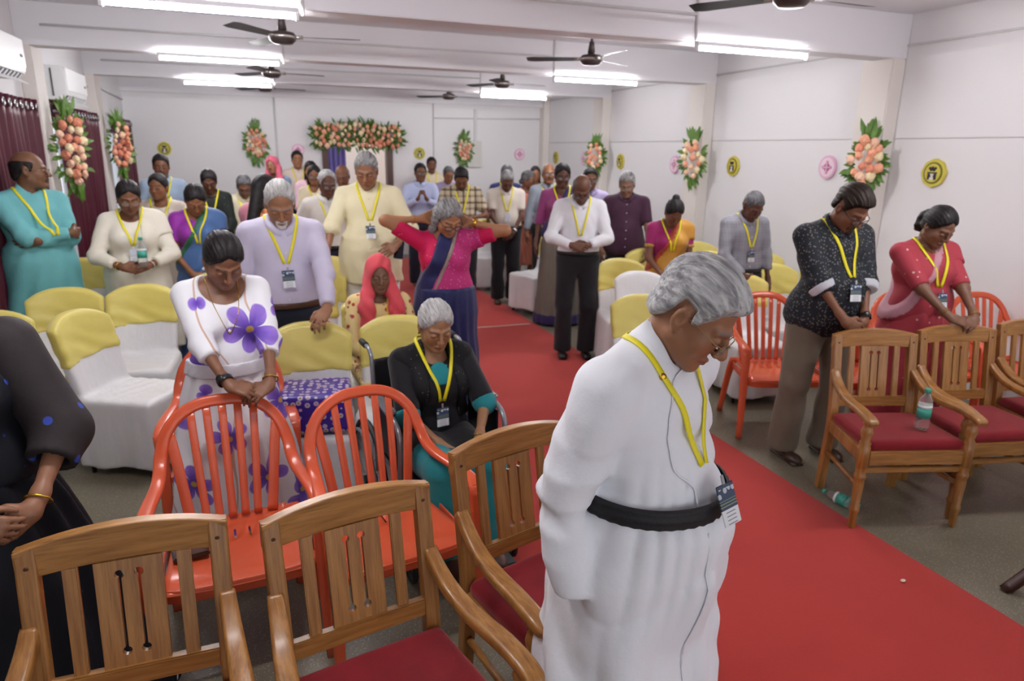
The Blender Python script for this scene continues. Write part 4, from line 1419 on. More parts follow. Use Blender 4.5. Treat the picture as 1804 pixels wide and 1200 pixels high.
POSES = {
 # wrist positions L/R (person's left is +x), elbow poles, finger dirs, palm normals, curls
 'clasp':  dict(w=((.070, -.205, .93), (-.070, -.215, .94)), pole=((.9, .5, -.2), (-.9, .5, -.2)), fd=((-.75, -.25, -.55), (.75, -.30, -.50)), pn=((-.2, .9, -.2), (.2, .9, -.2)), curl=((.35, .5, .4), (.45, .6, .4))),
 'clasp_high': dict(w=((.075, -.235, 1.11), (-.075, -.245, 1.12)), pole=((.95, .25, -.6), (-.95, .25, -.6)), fd=((-.85, -.30, -.15), (.85, -.30, -.10)), pn=((-.2, .9, -.25), (.2, .9, -.25)), curl=((.45, .6, .4), (.55, .7, .5))),
 'down':   dict(w=((.265, -.02, .83), (-.265, -.02, .83)), pole=((.4, 1, 0), (-.4, 1, 0)), fd=((.0, -.12, -1), (.0, -.12, -1)), pn=((-1, .1, 0), (1, .1, 0)), curl=((.25, .35, .25), (.25, .35, .25))),
 'pray':   dict(w=((.055, -.26, 1.24), (-.055, -.26, 1.24)), pole=((.8, .1, -.9), (-.8, .1, -.9)), fd=((-.25, -.35, .9), (.25, -.35, .9)), pn=((-1, .1, -.2), (1, .1, -.2)), curl=((.5, .7, .4), (.5, .7, .4))),
 'behind': dict(w=((.10, .17, .98), (-.10, .17, .98)), pole=((1, .3, 0), (-1, .3, 0)), fd=((-.9, .1, -.3), (.9, .1, -.3)), pn=((0, 1, 0), (0, 1, 0)), curl=((.4, .5, .4), (.4, .5, .4))),
}

def make_person(label, x, y, yaw=0, height=1.68, female=False, skin='b', hair=('short', 'black'), pose='clasp', pitch=30, hyaw=0, hroll=0,
                girth=1.0, belly=0.0, bust=0.0, lean=0.0, outfit=None, lanyard='straps', badge=True, badge_z=1.16, glasses=None, must=None, goatee=None, stub=None, old=0.0,
                sit=False, lod=2, z=0.0, watch=None, bangle=None, fat=0.0, nose=1.0, seed=0, neckh=0.0, cat='person', root_name='person', group=None, scarf=None, headgear=None, lip=None, posemod=None, feet=True, legspread=.095):
    s = height/1.70
    if female and nose == 1.0: nose = .88
    hB, hH, hA = [(.0088, .0036, .0060), (.0148, .0054, .0092), (.021, .0080, .0126), (.028, .0108, .018)][lod]
    hB /= s; hH /= s; hA /= s
    e = empty(root_name, (x, y, z), yaw)
    tag(e, label, cat, group)
    dz = -.43 if sit else 0.0
    B = lambda px, py, pz: np.array([px, py-lean*max(0, pz-.95)*1.0, pz+dz])
    sk = np.array(srgb(SKIN.get(skin, skin)))
    P0 = dict(POSES[pose]) if isinstance(pose, str) else dict(pose)
    if posemod: P0.update(posemod)
    # --- joints
    shw = (.168 if not female else .152)*girth**.4
    sh = [B(shw, .008, 1.375), B(-shw, .008, 1.375)]
    arms = []
    for i, sd in enumerate((1, -1)):
        wt = np.array(P0['w'][i], float)
        wt = np.array([wt[0], wt[1] - (lean*max(0, wt[2]-.95)) - max(0, belly)*.9*(1 if abs(wt[0]) < .2 and wt[1] < -.1 else 0), wt[2]+dz*(0 if sit and P0.get('abs') else 1)])
        el, wr = ik(sh[i], wt, .285, .250, P0['pole'][i])
        arms.append((sh[i], el, wr))
    neckb = B(0, .02, 1.425)
    pr = R(pitch)
    Rh = rotz(R(hyaw)) @ roty(R(hroll)) @ rotx(pr)
    Rn = rotz(R(hyaw*.4)) @ rotx(pr*.45)
    headc = neckb + Rn @ np.array([0, -.012, .075+neckh]) + Rh @ np.array([0, -.026, .085])
    g = girth
    def torso(P, infl=0.0):
        d = d_ell(P, B(0, .005, .955), (.168*g+infl, .120*g+infl, .15+infl))
        if belly > 0: d = smin(d, d_ell(P, B(0, -.03-.35*belly, 1.08), (.145*g+infl, .10+belly*.8+infl, .15+infl)), .08)
        else: d = smin(d, d_ell(P, B(0, -.002, 1.10), (.142*g+infl, .105*g+infl, .16+infl)), .08)
        d = smin(d, d_ell(P, B(0, .004, 1.270), ((.157 if not female else .145)*g+infl, .110*g+infl, .150+infl)), .07)
        if bust > 0:
            S = P.copy(); S[:, 0] = np.abs(S[:, 0])
            c = B(.075, -.075, 1.255)
            d = smin(d, d_ell(S, c, (.070+infl, .055+bust+infl, .068+infl)), .05)
        d = smin(d, d_cap(P, sh[0], sh[1], .043+infl), .05)
        S = P.copy(); S[:, 0] = np.abs(S[:, 0])
        d = smin(d, d_cap(S, B(.0, .026, 1.440), sh[0]+(-.015, .004, .006), .040+infl, .036+infl), .05)
        return d
    def neck(P, infl=0.0):
        return d_cap(P, neckb+(0, .01, -.05), headc + Rh @ np.array([0, .02, -.06]), .055+infl+.004*fat, .050+infl+.004*fat)
    ar = .041*g**.5; fr = .029
    if female: ar *= 1.05
    def arm(P, i, infl=0.0, t1=2.0, fl2=None):
        """t1 in 0..1 upper arm fraction, 1..2 forearm fraction"""
        S_, E_, W_ = arms[i]
        u = S_ + (E_-S_)*min(1, t1)
        d = d_cap(P, S_, u, ar+.010+infl, ar+.010+infl+(-.012)*min(1, t1))
        if t1 < 1: d = smax(d, (P-u.astype(f32)) @ unit(E_-S_).astype(f32), .006)
        if t1 > 1:
            u = E_+(W_-E_)*(t1-1)
            f_ = infl if fl2 is None else fl2
            d2 = d_cap(P, E_, u, ar-.002+infl, ar-.002+f_+(fr-.001-ar)*(t1-1))
            d2 = smax(d2, (P-u.astype(f32)) @ unit(W_-E_).astype(f32), .006)
            d = smin(d, d2, .03)
        return d
    # --- legs
    if not sit:
        hips = [B(.092, .005, .90), B(-.092, .005, .90)]
        knees = [np.array([.097*legspread/.095, -.012, .495]), np.array([-.097*legspread/.095, -.012, .495])]
        ank = [np.array([legspread, .03, .085]), np.array([-legspread, .03, .085])]
    else:
        hips = [np.array([.095, -.02, .50]), np.array([-.095, -.02, .50])]
        knees = [np.array([.11, -.44, .53]), np.array([-.11, -.44, .53])]
        ank = [np.array([.10, -.46, .16]), np.array([-.10, -.46, .16])]
    def legs(P, infl=0.0, infl2=None):
        if infl2 is None: infl2 = infl
        d = None
        for i in range(2):
            a = d_cap(P, hips[i], knees[i], .082*g**.6+infl, .056+infl)
            a = smin(a, d_cap(P, knees[i], ank[i], .054+infl, .040+infl2), .03)
            d = a if d is None else smin(d, a, .02)
        return d
    def feet_sdf(P, i, infl=0.0):
        a = ank[i]
        d = d_cap(P, a+(0, .02, -.045), a+(0, -.11, -.055), .036+infl, .030+infl)
        d = smin(d, d_cap(P, a, a+(0, .0, -.04), .038+infl), .03)
        return smax(d, (a[2]-.085)-P[:, 2], .006)
    # --- skin mesh pieces
    brow = tuple(np.array(srgb(HAIR.get(hair[1], HAIR['black'])[0]))*.8) if hair else (.02, .02, .02)
    hk = (round(hH, 4), fat, nose, female, skin, str(stub), str(must), str(goatee), old, hair[1] if hair else '', lip)
    c3 = lambda c: None if c is None else np.array(srgb(c))
    if hk not in _HEADS:
        _HEADS[hk] = head_arrays(hH, fat, nose, female, brow, sk, c3(stub), c3(must), c3(goatee), old, lip=c3(lip))
    Vh, Fh, Ch = _HEADS[hk]
    pieces = [((Vh @ Rh.T.astype(f32)) + headc.astype(f32), Fh, Ch)]
    # neck and upper chest
    def nsdf(P): return smin(neck(P), torso(P, -.006), .022)
    Vn, Fn = polygonize(nsdf, neckb+(-.20, -.20, -.16), neckb+(.20, .14, .10), max(hA*1.2, .008))
    keepb = np.ones(len(Fn), bool)
    pieces.append((Vn, Fn, np.tile(sk, (len(Vn), 1))))
    hands = []
    for i, sd in enumerate((1, -1)):
        if P0.get('nohand', (0, 0))[i]: continue
        hp = hand_prims(arms[i][2], P0['fd'][i], P0['pn'][i], sd, P0['curl'][i], P0.get('spread', .06), P0.get('thumb', (.5, .5))[i], .97 if not female else .90)
        fd_ = unit(P0['fd'][i])
        def asdf(P, i=i, hp=hp):
            d = arm(P, i, -.010 if lod < 3 else -.004)
            E_, W_ = arms[i][1], arms[i][2]
            d = smin(d, d_cap(P, E_+(W_-E_)*.8, W_+fd_*.012, .026, .0225), .015)
            pm = None
            for q in hp:
                if q[2] > .0100 and q[2] != .0110: 
                    c = d_cap(P, *q); pm = c if pm is None else smin(pm, c, .012)
            d = smin(d, pm, .018)
            fg = None
            for q in hp:
                c = d_cap(P, *q); fg = c if fg is None else np.minimum(fg, c)
            return smin(d, fg, .004)
        pts = np.array([arms[i][1], arms[i][2]]+[q[1] for q in hp]+[arms[i][0]])
        full = P0.get('fullarm', True)
        lo = pts.min(0)-.06; hi = pts.max(0)+.06
        Va, Fa = polygonize(asdf, lo, hi, hA)
        pieces.append((Va, Fa, np.tile(sk, (len(Va), 1))))
    # covered core of the body: torso, legs, feet (coarse)
    def core(P):
        d = torso(P, -.012)
        d = smin(d, legs(P, -.010), .03)
        return d
    Vc, Fc = polygonize(core, (-.32*g, -.60 if sit else -.30-belly, .02), (.32*g, .26, 1.50+dz), max(.040, hB*1.5))
    pieces.append((Vc, Fc, np.tile(sk, (len(Vc), 1))))
    if feet:
        for i in range(2):
            Vf, Ff = polygonize(lambda P: feet_sdf(P, i, -.004), ank[i]+(-.07, -.18, -.10), ank[i]+(.07, .10, .06), max(hA*1.3, .01))
            pieces.append((Vf, Ff, np.tile(sk, (len(Vf), 1))))
    Vs = []; Fs = []; Cs = []; n = 0
    for V, F, C in pieces:
        Vs.append(V); Fs.append(F+n); Cs.append(C); n += len(V)
    V = np.concatenate(Vs)*s
    link('body', np_mesh('body', V, np.concatenate(Fs), True, np.concatenate(Cs)), M_SKIN, e)
    # --- hair and head-worn things share a head frame
    Mh = Matrix.Translation(Vector(headc*s)) @ Matrix([list(r) for r in Rh]).to_4x4() @ Matrix.Scale(s, 4)
    if hair:
        hm = hair_mesh(hair[0], hH*1.15, hair[2] if len(hair) > 2 else 0)
        hkey = (hm.name, hair[1])
        if hkey not in LIB:
            me = hm.copy(); me.materials.append(mat_hair('hair_'+hair[1], *HAIR[hair[1]])); LIB[hkey] = me
        o = link('hair', LIB[hkey], None, e); o.matrix_local = Mh
    if glasses:
        o = link('glasses', glasses_mesh(glasses), glasses_mat(glasses), e); o.matrix_local = Mh
        ln = link('lens', LENS, M_LENS, o)
    ctx = Person()
    ctx.__dict__.update(dict(e=e, s=s, B=B, torso=torso, arm=arm, arms=arms, neck=neck, legs=legs, feet_sdf=feet_sdf, headc=headc, Rh=Rh, neckb=neckb, hB=hB, hH=hH, hA=hA, g=g,
                             belly=belly, lean=lean, dz=dz, sit=sit, ank=ank, knees=knees, hips=hips, sh=sh, seed=seed+hash_s(label), outer=[], Mh=Mh, lod=lod, female=female, fat=fat, bust=bust))
    if outfit: outfit(ctx)
    # --- watches / bangles
    for side, matn, rr, off in ([watch] if watch else []) + (bangle or []):
        wr = arms[side][2]; d = unit(arms[side][2]-arms[side][1])
        c = wr - d*off
        ring_on(ctx, c, d, .031+.2*max(0, off-.02), rr, matn, 'wrist_watch' if watch and (side, matn, rr, off) == watch else 'bangle')
    if lanyard: put_lanyard(ctx, badge, badge_z, lanyard)
    return e

def hash_s(s_): return (sum((i+1)*ord(c) for i, c in enumerate(s_)) % 97)*.31

def ring_on(c, pos, d, r, th, mat, name):
    pos = np.asarray(pos); d = unit(d)
    a = unit(np.cross(d, (0.31, .2, .93))); b = np.cross(d, a)
    pts = [(pos+a*r*math.cos(t_)*1.0+b*r*.9*math.sin(t_))*c.s for t_ in np.linspace(0, 2*math.pi, 17)[:-1]]
    if name == 'wrist_watch':
        prof = rrect(.006, .022, .002, 2)
        me = sweep_mesh(name, pts, prof, [1]*len(pts), closed=True, smooth=True, up=tuple(d), fixed_up=True)
        o = link(name, me, mat, c.e)
        dial = unit((d[1], -1, .6) - d*np.dot((d[1], -1, .6), d))
        p = (pos+dial*(r*.97+.004))*c.s
        me = lathe_mesh('dial', [(.0155, 0), (.0165, .003), (.014, .006), (.002, .0062)], 14)
        q = Vector((0, 0, 1)).rotation_difference(Vector(dial))
        me.transform(Matrix.Translation(Vector(p)) @ q.to_matrix().to_4x4())
        link('dial', me, mat, o)
    else:
        link(name, tube_mesh(name, pts, th, 6, closed=True), mat, c.e)

# glasses in head space
def glasses_mesh(kind):
    key = ('glasses', kind)
    if key in LIB: return LIB[key]
    V = []; F = []
    r = .0014 if kind != 'black' else .0022
    def add(pts, closed=False):
        n0 = len(V)
        v, f, caps = sweep_arrays(pts, [(math.cos(a)*r, math.sin(a)*r) for a in np.linspace(0, 2*math.pi, 7)[:-1]], [1]*len(pts), closed)
        V.extend([tuple(q) for q in v]); F.extend([tuple(i+n0 for i in q) for q in f])
    for s in (-1, 1):
        ring = []
        for i in range(20):
            a = 2*math.pi*i/20
            cx, sx = math.cos(a), math.sin(a)
            xx = .0325+.0245*np.sign(cx)*abs(cx)**.75; zz = -.006+.0165*np.sign(sx)*abs(sx)**.75
            ring.append((s*xx, -.1085+.0095*((xx-.012)/.045)**2, zz))
        add(ring, True)
        add([(s*.057, -.098, .002), (s*.073, -.085, .004), (s*.079, -.02, .008), (s*.080, .016, .008), (s*.079, .034, -.006)])
    add([(-.009, -.109, -.003), (0, -.1125, -.001), (.009, -.109, -.003)])
    LIB[key] = np_mesh('glasses', np.array(V), np.array(F))
    return LIB[key]
def glasses_mat(kind):
    return plain('glasses_black', '#17141a', .3) if kind == 'black' else plain('glasses_gold', '#8d7448', .3, .8)
V = []; F = []
for s_ in (-1, 1):
    n0 = len(V); ring = []
    for i in range(16):
        a = 2*math.pi*i/16; cx, sx = math.cos(a), math.sin(a)
        xx = .0325+.0235*np.sign(cx)*abs(cx)**.75; zz = -.006+.0155*np.sign(sx)*abs(sx)**.75
        V.append((s_*xx, -.1085+.0095*((xx-.012)/.045)**2, zz))
    V.append((s_*.0325, -.1065, -.006))
    for i in range(16): F.append((n0+i, n0+(i+1) % 16, n0+16))
LENS = np_mesh('lens', np.array(V), np.array(F))
m, t = new_mat('lens_glass', (.85, .87, .88), .02)
t.b.inputs['Alpha'].default_value = .18
M_LENS = m
LENS.materials.append(M_LENS)

# lanyard: ribbon hugging the clothes, badge in a clear holder
M_STRAP = plain('lanyard_yellow', '#e9dc1c', .5, var=.05)
M_BADGE = {}
def badge_mat(kind):
    key = ('badge', kind)
    if key in MATS: return MATS[key]
    m, t = new_mat('badge_'+kind, (.8, .8, .8), .2)
    tc = t.n('ShaderNodeTexCoord'); sx = t.n('ShaderNodeSeparateXYZ'); t.l(tc.outputs['Object'], sx.inputs[0])
    x, z = sx.outputs[0], sx.outputs[2]
    top = t.math('GREATER_THAN', z, -.062)
    navy, white = srgb('#3c4a63'), srgb('#dfe2e6')
    if kind == 'white': navy = srgb('#c9cddb')
    c = t.mix(top, white, navy)
    nz = t.n('ShaderNodeTexVoronoi'); t.l(tc.outputs['Object'], nz.inputs['Vector']); nz.inputs['Scale'].default_value = 55
    band = t.math('MULTIPLY', t.math('MULTIPLY', t.math('GREATER_THAN', z, -.034), t.math('LESS_THAN', z, -.012)), t.math('LESS_THAN', nz.outputs['Distance'], .4))
    c = t.mix(band, c, srgb('#b9c2cc'))
    ln = t.math('MULTIPLY', t.math('GREATER_THAN', t.math('SINE', t.math('MULTIPLY', z, 900)), .4), t.math('MULTIPLY', t.math('LESS_THAN', z, -.040), t.math('GREATER_THAN', z, -.058)))
    c = t.mix(t.math('MULTIPLY', ln, .6), c, srgb('#9fae7a'))
    ln2 = t.math('MULTIPLY', t.math('GREATER_THAN', t.math('SINE', t.math('MULTIPLY', z, 700)), .6), t.math('MULTIPLY', t.math('LESS_THAN', z, -.068), t.math('LESS_THAN', t.math('ABSOLUTE', x), .018)))
    c = t.mix(ln2, c, srgb('#8d919b'))
    t.base(c)
    MATS[key] = m
    return m
M_CLEAR = plain('clear_vinyl', '#cfd4da', .1)
def outer_sdf(c, P):
    d = None
    for f in c.outer:
        q = f(P); d = q if d is None else np.minimum(d, q)
    q = smin(c.neck(P), c.torso(P), .03)
    return q if d is None else np.minimum(d, q)
def drape(c, pts, gap=.004):
    """push points out along -y (front) so that they lie on the clothes"""
    P = np.array(pts, f32)
    P[:, 1] = -.55
    for _ in range(40):
        d = outer_sdf(c, P)
        P[:, 1] += np.clip(d-gap, -.05, .05)*.8
    return P
def strip(c, name, pts, width, mat, normal=None):
    V = []; F = []
    n = len(pts)
    for i in range(n):
        a = pts[max(0, i-1)]; b = pts[min(n-1, i+1)]
        t_ = unit(b-a); nn = np.array(normal[i] if normal is not None else (0, -1, 0.0)); sd = unit(np.cross(t_, nn)); nn = np.cross(sd, t_)
        p = pts[i]
        for q in (p-sd*width/2, p+sd*width/2, p+sd*width/2+nn*.0018, p-sd*width/2+nn*.0018): V.append(q*c.s)
    for i in range(n-1):
        for j in range(4): F.append((i*4+j, i*4+(j+1) % 4, (i+1)*4+(j+1) % 4, (i+1)*4+j))
    F += [(3, 2, 1, 0), ((n-1)*4, (n-1)*4+1, (n-1)*4+2, (n-1)*4+3)]
    return link(name, np_mesh(name, np.array(V), np.array(F), smooth=False), mat, c.e)
def settle(c, P, gap=.004, it=14):
    """slide points onto the outer clothes along the field gradient"""
    P = np.array(P, f32); h_ = .004
    for _ in range(it):
        d = outer_sdf(c, P)
        g = np.stack([outer_sdf(c, P+A(*[h_ if k == j else 0 for k in range(3)]))-outer_sdf(c, P-A(*[h_ if k == j else 0 for k in range(3)])) for j in range(3)], 1)
        g /= np.maximum(np.linalg.norm(g, axis=1)[:, None], 1e-6)
        P -= g*np.clip(d-gap, -.03, .03)[:, None]*.8
    return P, g
def put_lanyard(c, badge, bz, mode):
    B = c.B
    bx = c.__dict__.get('bx', 0.0)
    bpt = np.array([bx, 0, bz+c.dz])
    yb = float(drape(c, [(bx, 0, bz+c.dz+.02)])[0, 1])
    for sd in (1, -1):
        cp = [B(0, .105, 1.475), B(sd*.050, .090, 1.485), B(sd*.080, .045, 1.492), B(sd*.086, .0, 1.475), B(sd*.083, -.055, 1.440)]
        e0 = np.array([sd*.010+bx, yb, bz+.02+c.dz]); s0 = np.array(cp[-1])
        for u in (.25, .5, .75, 1.0):
            q = s0+(e0-s0)*u; q[1] -= .03*math.sin(u*math.pi); cp.append(q)
        path = np.array(spline([tuple(q) for q in cp], 3))
        Q, g = settle(c, path)
        Q = Q.astype(float)
        for _ in range(3): Q[1:-1] = .5*Q[1:-1]+.25*(Q[:-2]+Q[2:])
        d = outer_sdf(c, Q.astype(f32)); Q += g*np.clip(.003-d, 0, .02)[:, None]
        g = g.astype(float)
        for _ in range(2): g[1:-1] = .5*g[1:-1]+.25*(g[:-2]+g[2:])
        strip(c, 'lanyard_strap', Q, .017, M_STRAP, g)
    if badge:
        D = drape(c, [(bpt[0], 0, bpt[2]), (bpt[0], 0, bpt[2]-.05), (bpt[0], 0, bpt[2]-.10)], .006).astype(float)
        yy = D[:, 1].min()
        kind = badge if isinstance(badge, str) else 'navy'
        bm = bmesh.new(); box_bm(bm, (0, 0, -.052), (.066, .003, .098))
        o = link('badge', bm_mesh('badge', bm, bevel=.002), badge_mat(kind), c.e)
        o.location = Vector((bpt[0], yy-.003, bpt[2]-.008))*c.s; o.scale = (c.s,)*3
        tilt = math.atan2(D[0, 1]-D[2, 1], .10)
        o.rotation_euler = (max(-.5, min(.5, -tilt)), 0, .1*math.sin(c.seed))
        bm = bmesh.new(); box_bm(bm, (0, .0006, .006), (.010, .004, .024))
        link('clip', bm_mesh('clip', bm, bevel=.001), M_STEEL, o)

# ---------------------------------------------------------------- clothes
def garment(c, name, sdf, lo, hi, mat, h=None, margin=.02, outer=True):
    me = sdf_mesh(name, sdf, lo, hi, h or c.hB, margin=margin)
    if c.s != 1: me.transform(Matrix.Scale(c.s, 4))
    o = link(name, me, mat, c.e)
    if outer: c.outer.append(sdf)
    return o
def arm_box(c, m=.09):
    pts = np.array([p for a in c.arms for p in a])
    return pts.min(0)-m, pts.max(0)+m

def shirt(mat, sleeve=1.95, hem=.98, collar='shirt', infl=.014, amp=.006, placket=None, flare=0.0, cuff=None, name='shirt', sinfl=.014, vneck=.0, pocket=False, collar_mat=None, crease=.005, merge=None, extra=None, cspread=.016, cfreq=38.):
    def f(c):
        hz = hem+c.dz
        def sd(P):
            d = c.torso(P, infl)
            if merge is not None: d = smin(d, merge[0](c, P), .09)
            if flare > 0: d = d - flare*np.clip((1.08+c.dz-P[:, 2])/.18, 0, 1)
            fn = fold_noise(P, c.seed)*amp
            for i in range(2):
                d = smin(d, c.arm(P, i, sinfl, sleeve), .016)
            d = d + fn*sstep(P[:, 2], 1.5+c.dz, 1.25+c.dz)
            if extra is not None: d = d + extra(c, P)
            if sleeve > 1:
                for i in range(2):
                    S_, E_, W_ = c.arms[i]
                    q = P-E_.astype(f32); ax = unit(W_-S_).astype(f32); u = q @ ax
                    w_ = np.exp(-np.einsum('ij,ij->i', q, q)/cspread)
                    d = d - crease*w_*(1-1.6*np.abs(np.sin(cfreq*u+9*P[:, 0]+5*P[:, 1]+c.seed+i)))
            d = smax(d, hz+.006*np.sin(9*P[:, 0])-P[:, 2], .008)
            # collar stand and neck opening
            nb_ = c.neckb.astype(f32); ax = unit(c.headc-c.neckb).astype(f32)
            q = P-nb_; hgt = q @ ax; rad = np.sqrt(np.maximum(np.einsum('ij,ij->i', q, q)-hgt*hgt, 0))
            hole = np.maximum(rad-.059, -(hgt+.06))
            if vneck > 0:
                fr_ = sstep(-P[:, 1], .0, .05)
                hole = np.minimum(hole, np.maximum(np.abs(P[:, 0])-(.060+.0*vneck)*np.clip((P[:, 2]-(1.44+c.dz-vneck))/vneck, 0, 1.2), -(P[:, 1]*-1-.02)))
            if collar == 'wide':
                hole = np.minimum(hole, d_ell(P, c.B(0, -.06, 1.43), (.105, .14, .085+vneck)))
            if collar == 'none': hole = np.minimum(hole, d_ell(P, c.B(0, -.04, 1.44), (.078, .10, .055+vneck)))
            return smax(d, -hole, .006)
        lo, hi = arm_box(c)
        if merge is not None: lo = np.minimum(lo, merge[1]); hi = np.maximum(hi, merge[2])
        lo = np.minimum(lo, (-.30*c.g, -.30-c.belly*1.5-c.bust-c.lean*.5, hz-.03)); hi = np.maximum(hi, (.30*c.g, .25, 1.54+c.dz))
        o = garment(c, name, sd, lo, hi, mat)
        if collar in ('shirt', 'band', 'cassock'):
            collar_band(c, collar_mat or mat, *{'shirt': (-.02, .058, .0665), 'band': (-.02, .060, .0665), 'cassock': (-.03, .078, .0690)}[collar])
        if collar == 'shirt' and c.lod < 3: collar_leaves(c, collar_mat or mat)
        if c.lod < 3 and placket is not None: buttons(c, placket, hz)
        if pocket and c.lod < 3:
            pass
        if cuff:
            for i in range(2):
                S_, E_, W_ = c.arms[i]
                if sleeve > 1: a = E_+(W_-E_)*(sleeve-1-.16); b = E_+(W_-E_)*(sleeve-1+.02); r0 = .045*c.g**.5
                else: a = S_+(E_-S_)*(sleeve-.14); b = S_+(E_-S_)*(sleeve+.02); r0 = .060*c.g**.5
                ax = unit(b-a); mid = (a+b)/2; L = np.linalg.norm(b-a)/2
                def cf(P, i=i):
                    d = c.arm(P, i, sinfl+.006, min(1.99, sleeve+.05))
                    return np.maximum(d, np.abs((P-mid.astype(f32)) @ ax.astype(f32))-L)
                garment(c, 'cuff', cf, np.minimum(a, b)-.09, np.maximum(a, b)+.09, cuff, outer=False)
    return f
def collar_band(c, mat, h0, h1, r):
    nb_ = c.neckb; ax = unit(c.headc-c.neckb)
    V = []; n = 30
    e1 = unit(np.array([1., 0, 0])-ax*ax[0]); e2 = np.cross(ax, e1)
    if e2[1] < 0: e2 = -e2
    for i in range(n+1):
        a = R(-90+4+352*i/n)
        rad = e1*math.cos(a)+e2*math.sin(a)
        fr = max(0, -math.sin(a))                      # lower towards the throat
        top = h1-.034*fr*fr
        for hh, rr in ((h0-.02*fr, r+.008), ((h0+top)/2, r+.003), (top, r-.002), (top-.004, r-.007), (h0, r-.003)):
            V.append((nb_+ax*hh+rad*rr)*c.s)
    F = []
    for i in range(n):
        for j in range(4): F.append((i*5+j, (i+1)*5+j, (i+1)*5+j+1, i*5+j+1))
    link('collar_band', np_mesh('collar_band', np.array(V), np.array(F)), mat, c.e)
def collar_leaves(c, mat):
    for sd in (1, -1):
        V = []; F = []
        nb_ = c.neckb; ax = unit(c.headc-c.neckb)
        top = []; bot = []
        n = 9
        for i in range(n):
            a = R(-90 + sd*(6+150*i/(n-1)))
            rad = np.array([math.cos(a), math.sin(a), 0]); rad = unit(rad - ax*(rad@ax))
            t_ = i/(n-1)
            top.append(nb_+ax*(.052)+rad*.0690)
            wdt = .052*(1-t_)**1.5+.030
            bot.append(nb_+ax*(.046-wdt*.75)+rad*(.084+.030*(1-t_)**2))
        for i in range(n): V += [top[i], bot[i]]
        P = np.array(V, f32)
        for _ in range(10):
            d = outer_sdf(c, P); P[:, 1] -= np.clip(.004-d, 0, .02)*(P[:, 1] < nb_[1]); P[:, 2] += np.clip(.004-d, 0, .02)*.5
        F = [(2*i, 2*i+1, 2*i+3, 2*i+2) for i in range(n-1)]
        o = link('collar', np_mesh('collar', P*c.s, np.array(F)), mat, c.e)
        so = o.modifiers.new('t', 'SOLIDIFY'); so.thickness = .003
def buttons(c, mat, hz):
    P = drape(c, [(0, 0, zz) for zz in np.arange(1.36+c.dz, hz+.04, -.085)], .001)
    b = LIB.setdefault('button', lathe_mesh('button', [(.0055, 0), (.0055, .002), (.003, .0025)], 8))
    for p in P:
        o = link('button', b, mat, c.e, Vector(p.astype(float))*c.s, (R(90), 0, 0))

def trousers(mat, belt=None, waist=1.0, infl=.022, shoes=None, cuffz=.05, buckle=None):
    def f(c):
        dz = c.dz
        def sd(P):
            d = c.legs(P, infl, infl+.022)
            hp = d_ell(P, c.B(0, .005, .945), (.168*c.g+.012, .120*c.g+.012, .15))
            if c.belly > 0: hp = smin(hp, d_ell(P, c.B(0, -.02-.30*c.belly, 1.0), (.150*c.g+.008, .10+c.belly*.7, .12)), .06)
            d = smin(d, hp, .05)
            amp = .006*sstep(-P[:, 2], -.9, -.2) + .004
            d = d + fold_noise(P, c.seed+3, .8)*amp
            d = smax(d, P[:, 2]-(waist+dz), .006)
            if not c.sit: d = smax(d, cuffz-P[:, 2], .006)
            return d
        lo = (-.30*c.g, -.62 if c.sit else -.30-c.belly, .0); hi = (.30*c.g, .26, waist+dz+.02)
        garment(c, 'trousers', sd, lo, hi, mat, outer=False)
        c.outer.append(lambda P: np.maximum(c.torso(P, .016), P[:, 2]-(waist+dz)))
        if belt:
            def bs(P):
                d = np.abs(c.torso(P, .016))-.010
                return np.maximum(d, np.abs(P[:, 2]-(waist+dz-.018))-.018)
            garment(c, 'belt', bs, (-.28*c.g, -.32-c.belly*1.3, waist+dz-.06), (.28*c.g, .22, waist+dz+.02), belt, h=min(c.hB, .009), outer=False)
        if shoes: shoe(c, shoes)
    return f
def shoe(c, mat):
    for i in range(2):
        def ss(P):
            a = c.ank[i]
            d = d_ell(P, a+(0, -.115, -.055), (.044, .075, .032))
            d = smin(d, d_ell(P, a+(0, .015, -.045), (.038, .06, .045)), .04)
            d = np.minimum(d, d_box(P, a+(0, -.055, -.080), (.040, .125, .010), .008))
            return smax(d, (a[2]-.089)-P[:, 2], .003)
        a = c.ank[i]
        garment(c, 'shoe', ss, a+(-.08, -.24, -.11), a+(.08, .11, .03), mat, h=max(.007, c.hA*1.2), outer=False)

def lerp_prof(z, prof, k): return np.interp(z, [p[0] for p in prof], [p[k] for p in prof]).astype(f32)
def skirt_sdf(c, prof, pleats=14, amp=.012, seed=0, front=False, zcut=None):
    """prof: list of (z, rx, ry, cy) increasing z"""
    ztop = prof[-1][0]; zbot = prof[0][0]
    def sd(P):
        z = P[:, 2]
        rx = lerp_prof(z, prof, 1)*c.g**.8; ry = lerp_prof(z, prof, 2)*c.g**.8; cy = lerp_prof(z, prof, 3) - c.lean*np.clip(z-.95, 0, 1)
        x = P[:, 0]; y = P[:, 1]-cy
        th = np.arctan2(y/ry, x/rx)
        k = np.sqrt((x/rx)**2+(y/ry)**2)
        low = np.clip((ztop-z)/(ztop-zbot), 0, 1)
        pl_ = amp*(.3+low)*np.sin(pleats*th+2.2*np.sin(2*th+seed)+1.5*np.sin(6*z+seed))
        if front: pl_ = pl_*(.35+1.2*np.exp(-((th+1.57)/.5)**2))
        d = (k-1)*np.minimum(rx, ry)*.85 + pl_ + fold_noise(P, seed, .5)*.004
        return smax(smax(d, zbot-z, .006), z-ztop, .02)
    return sd
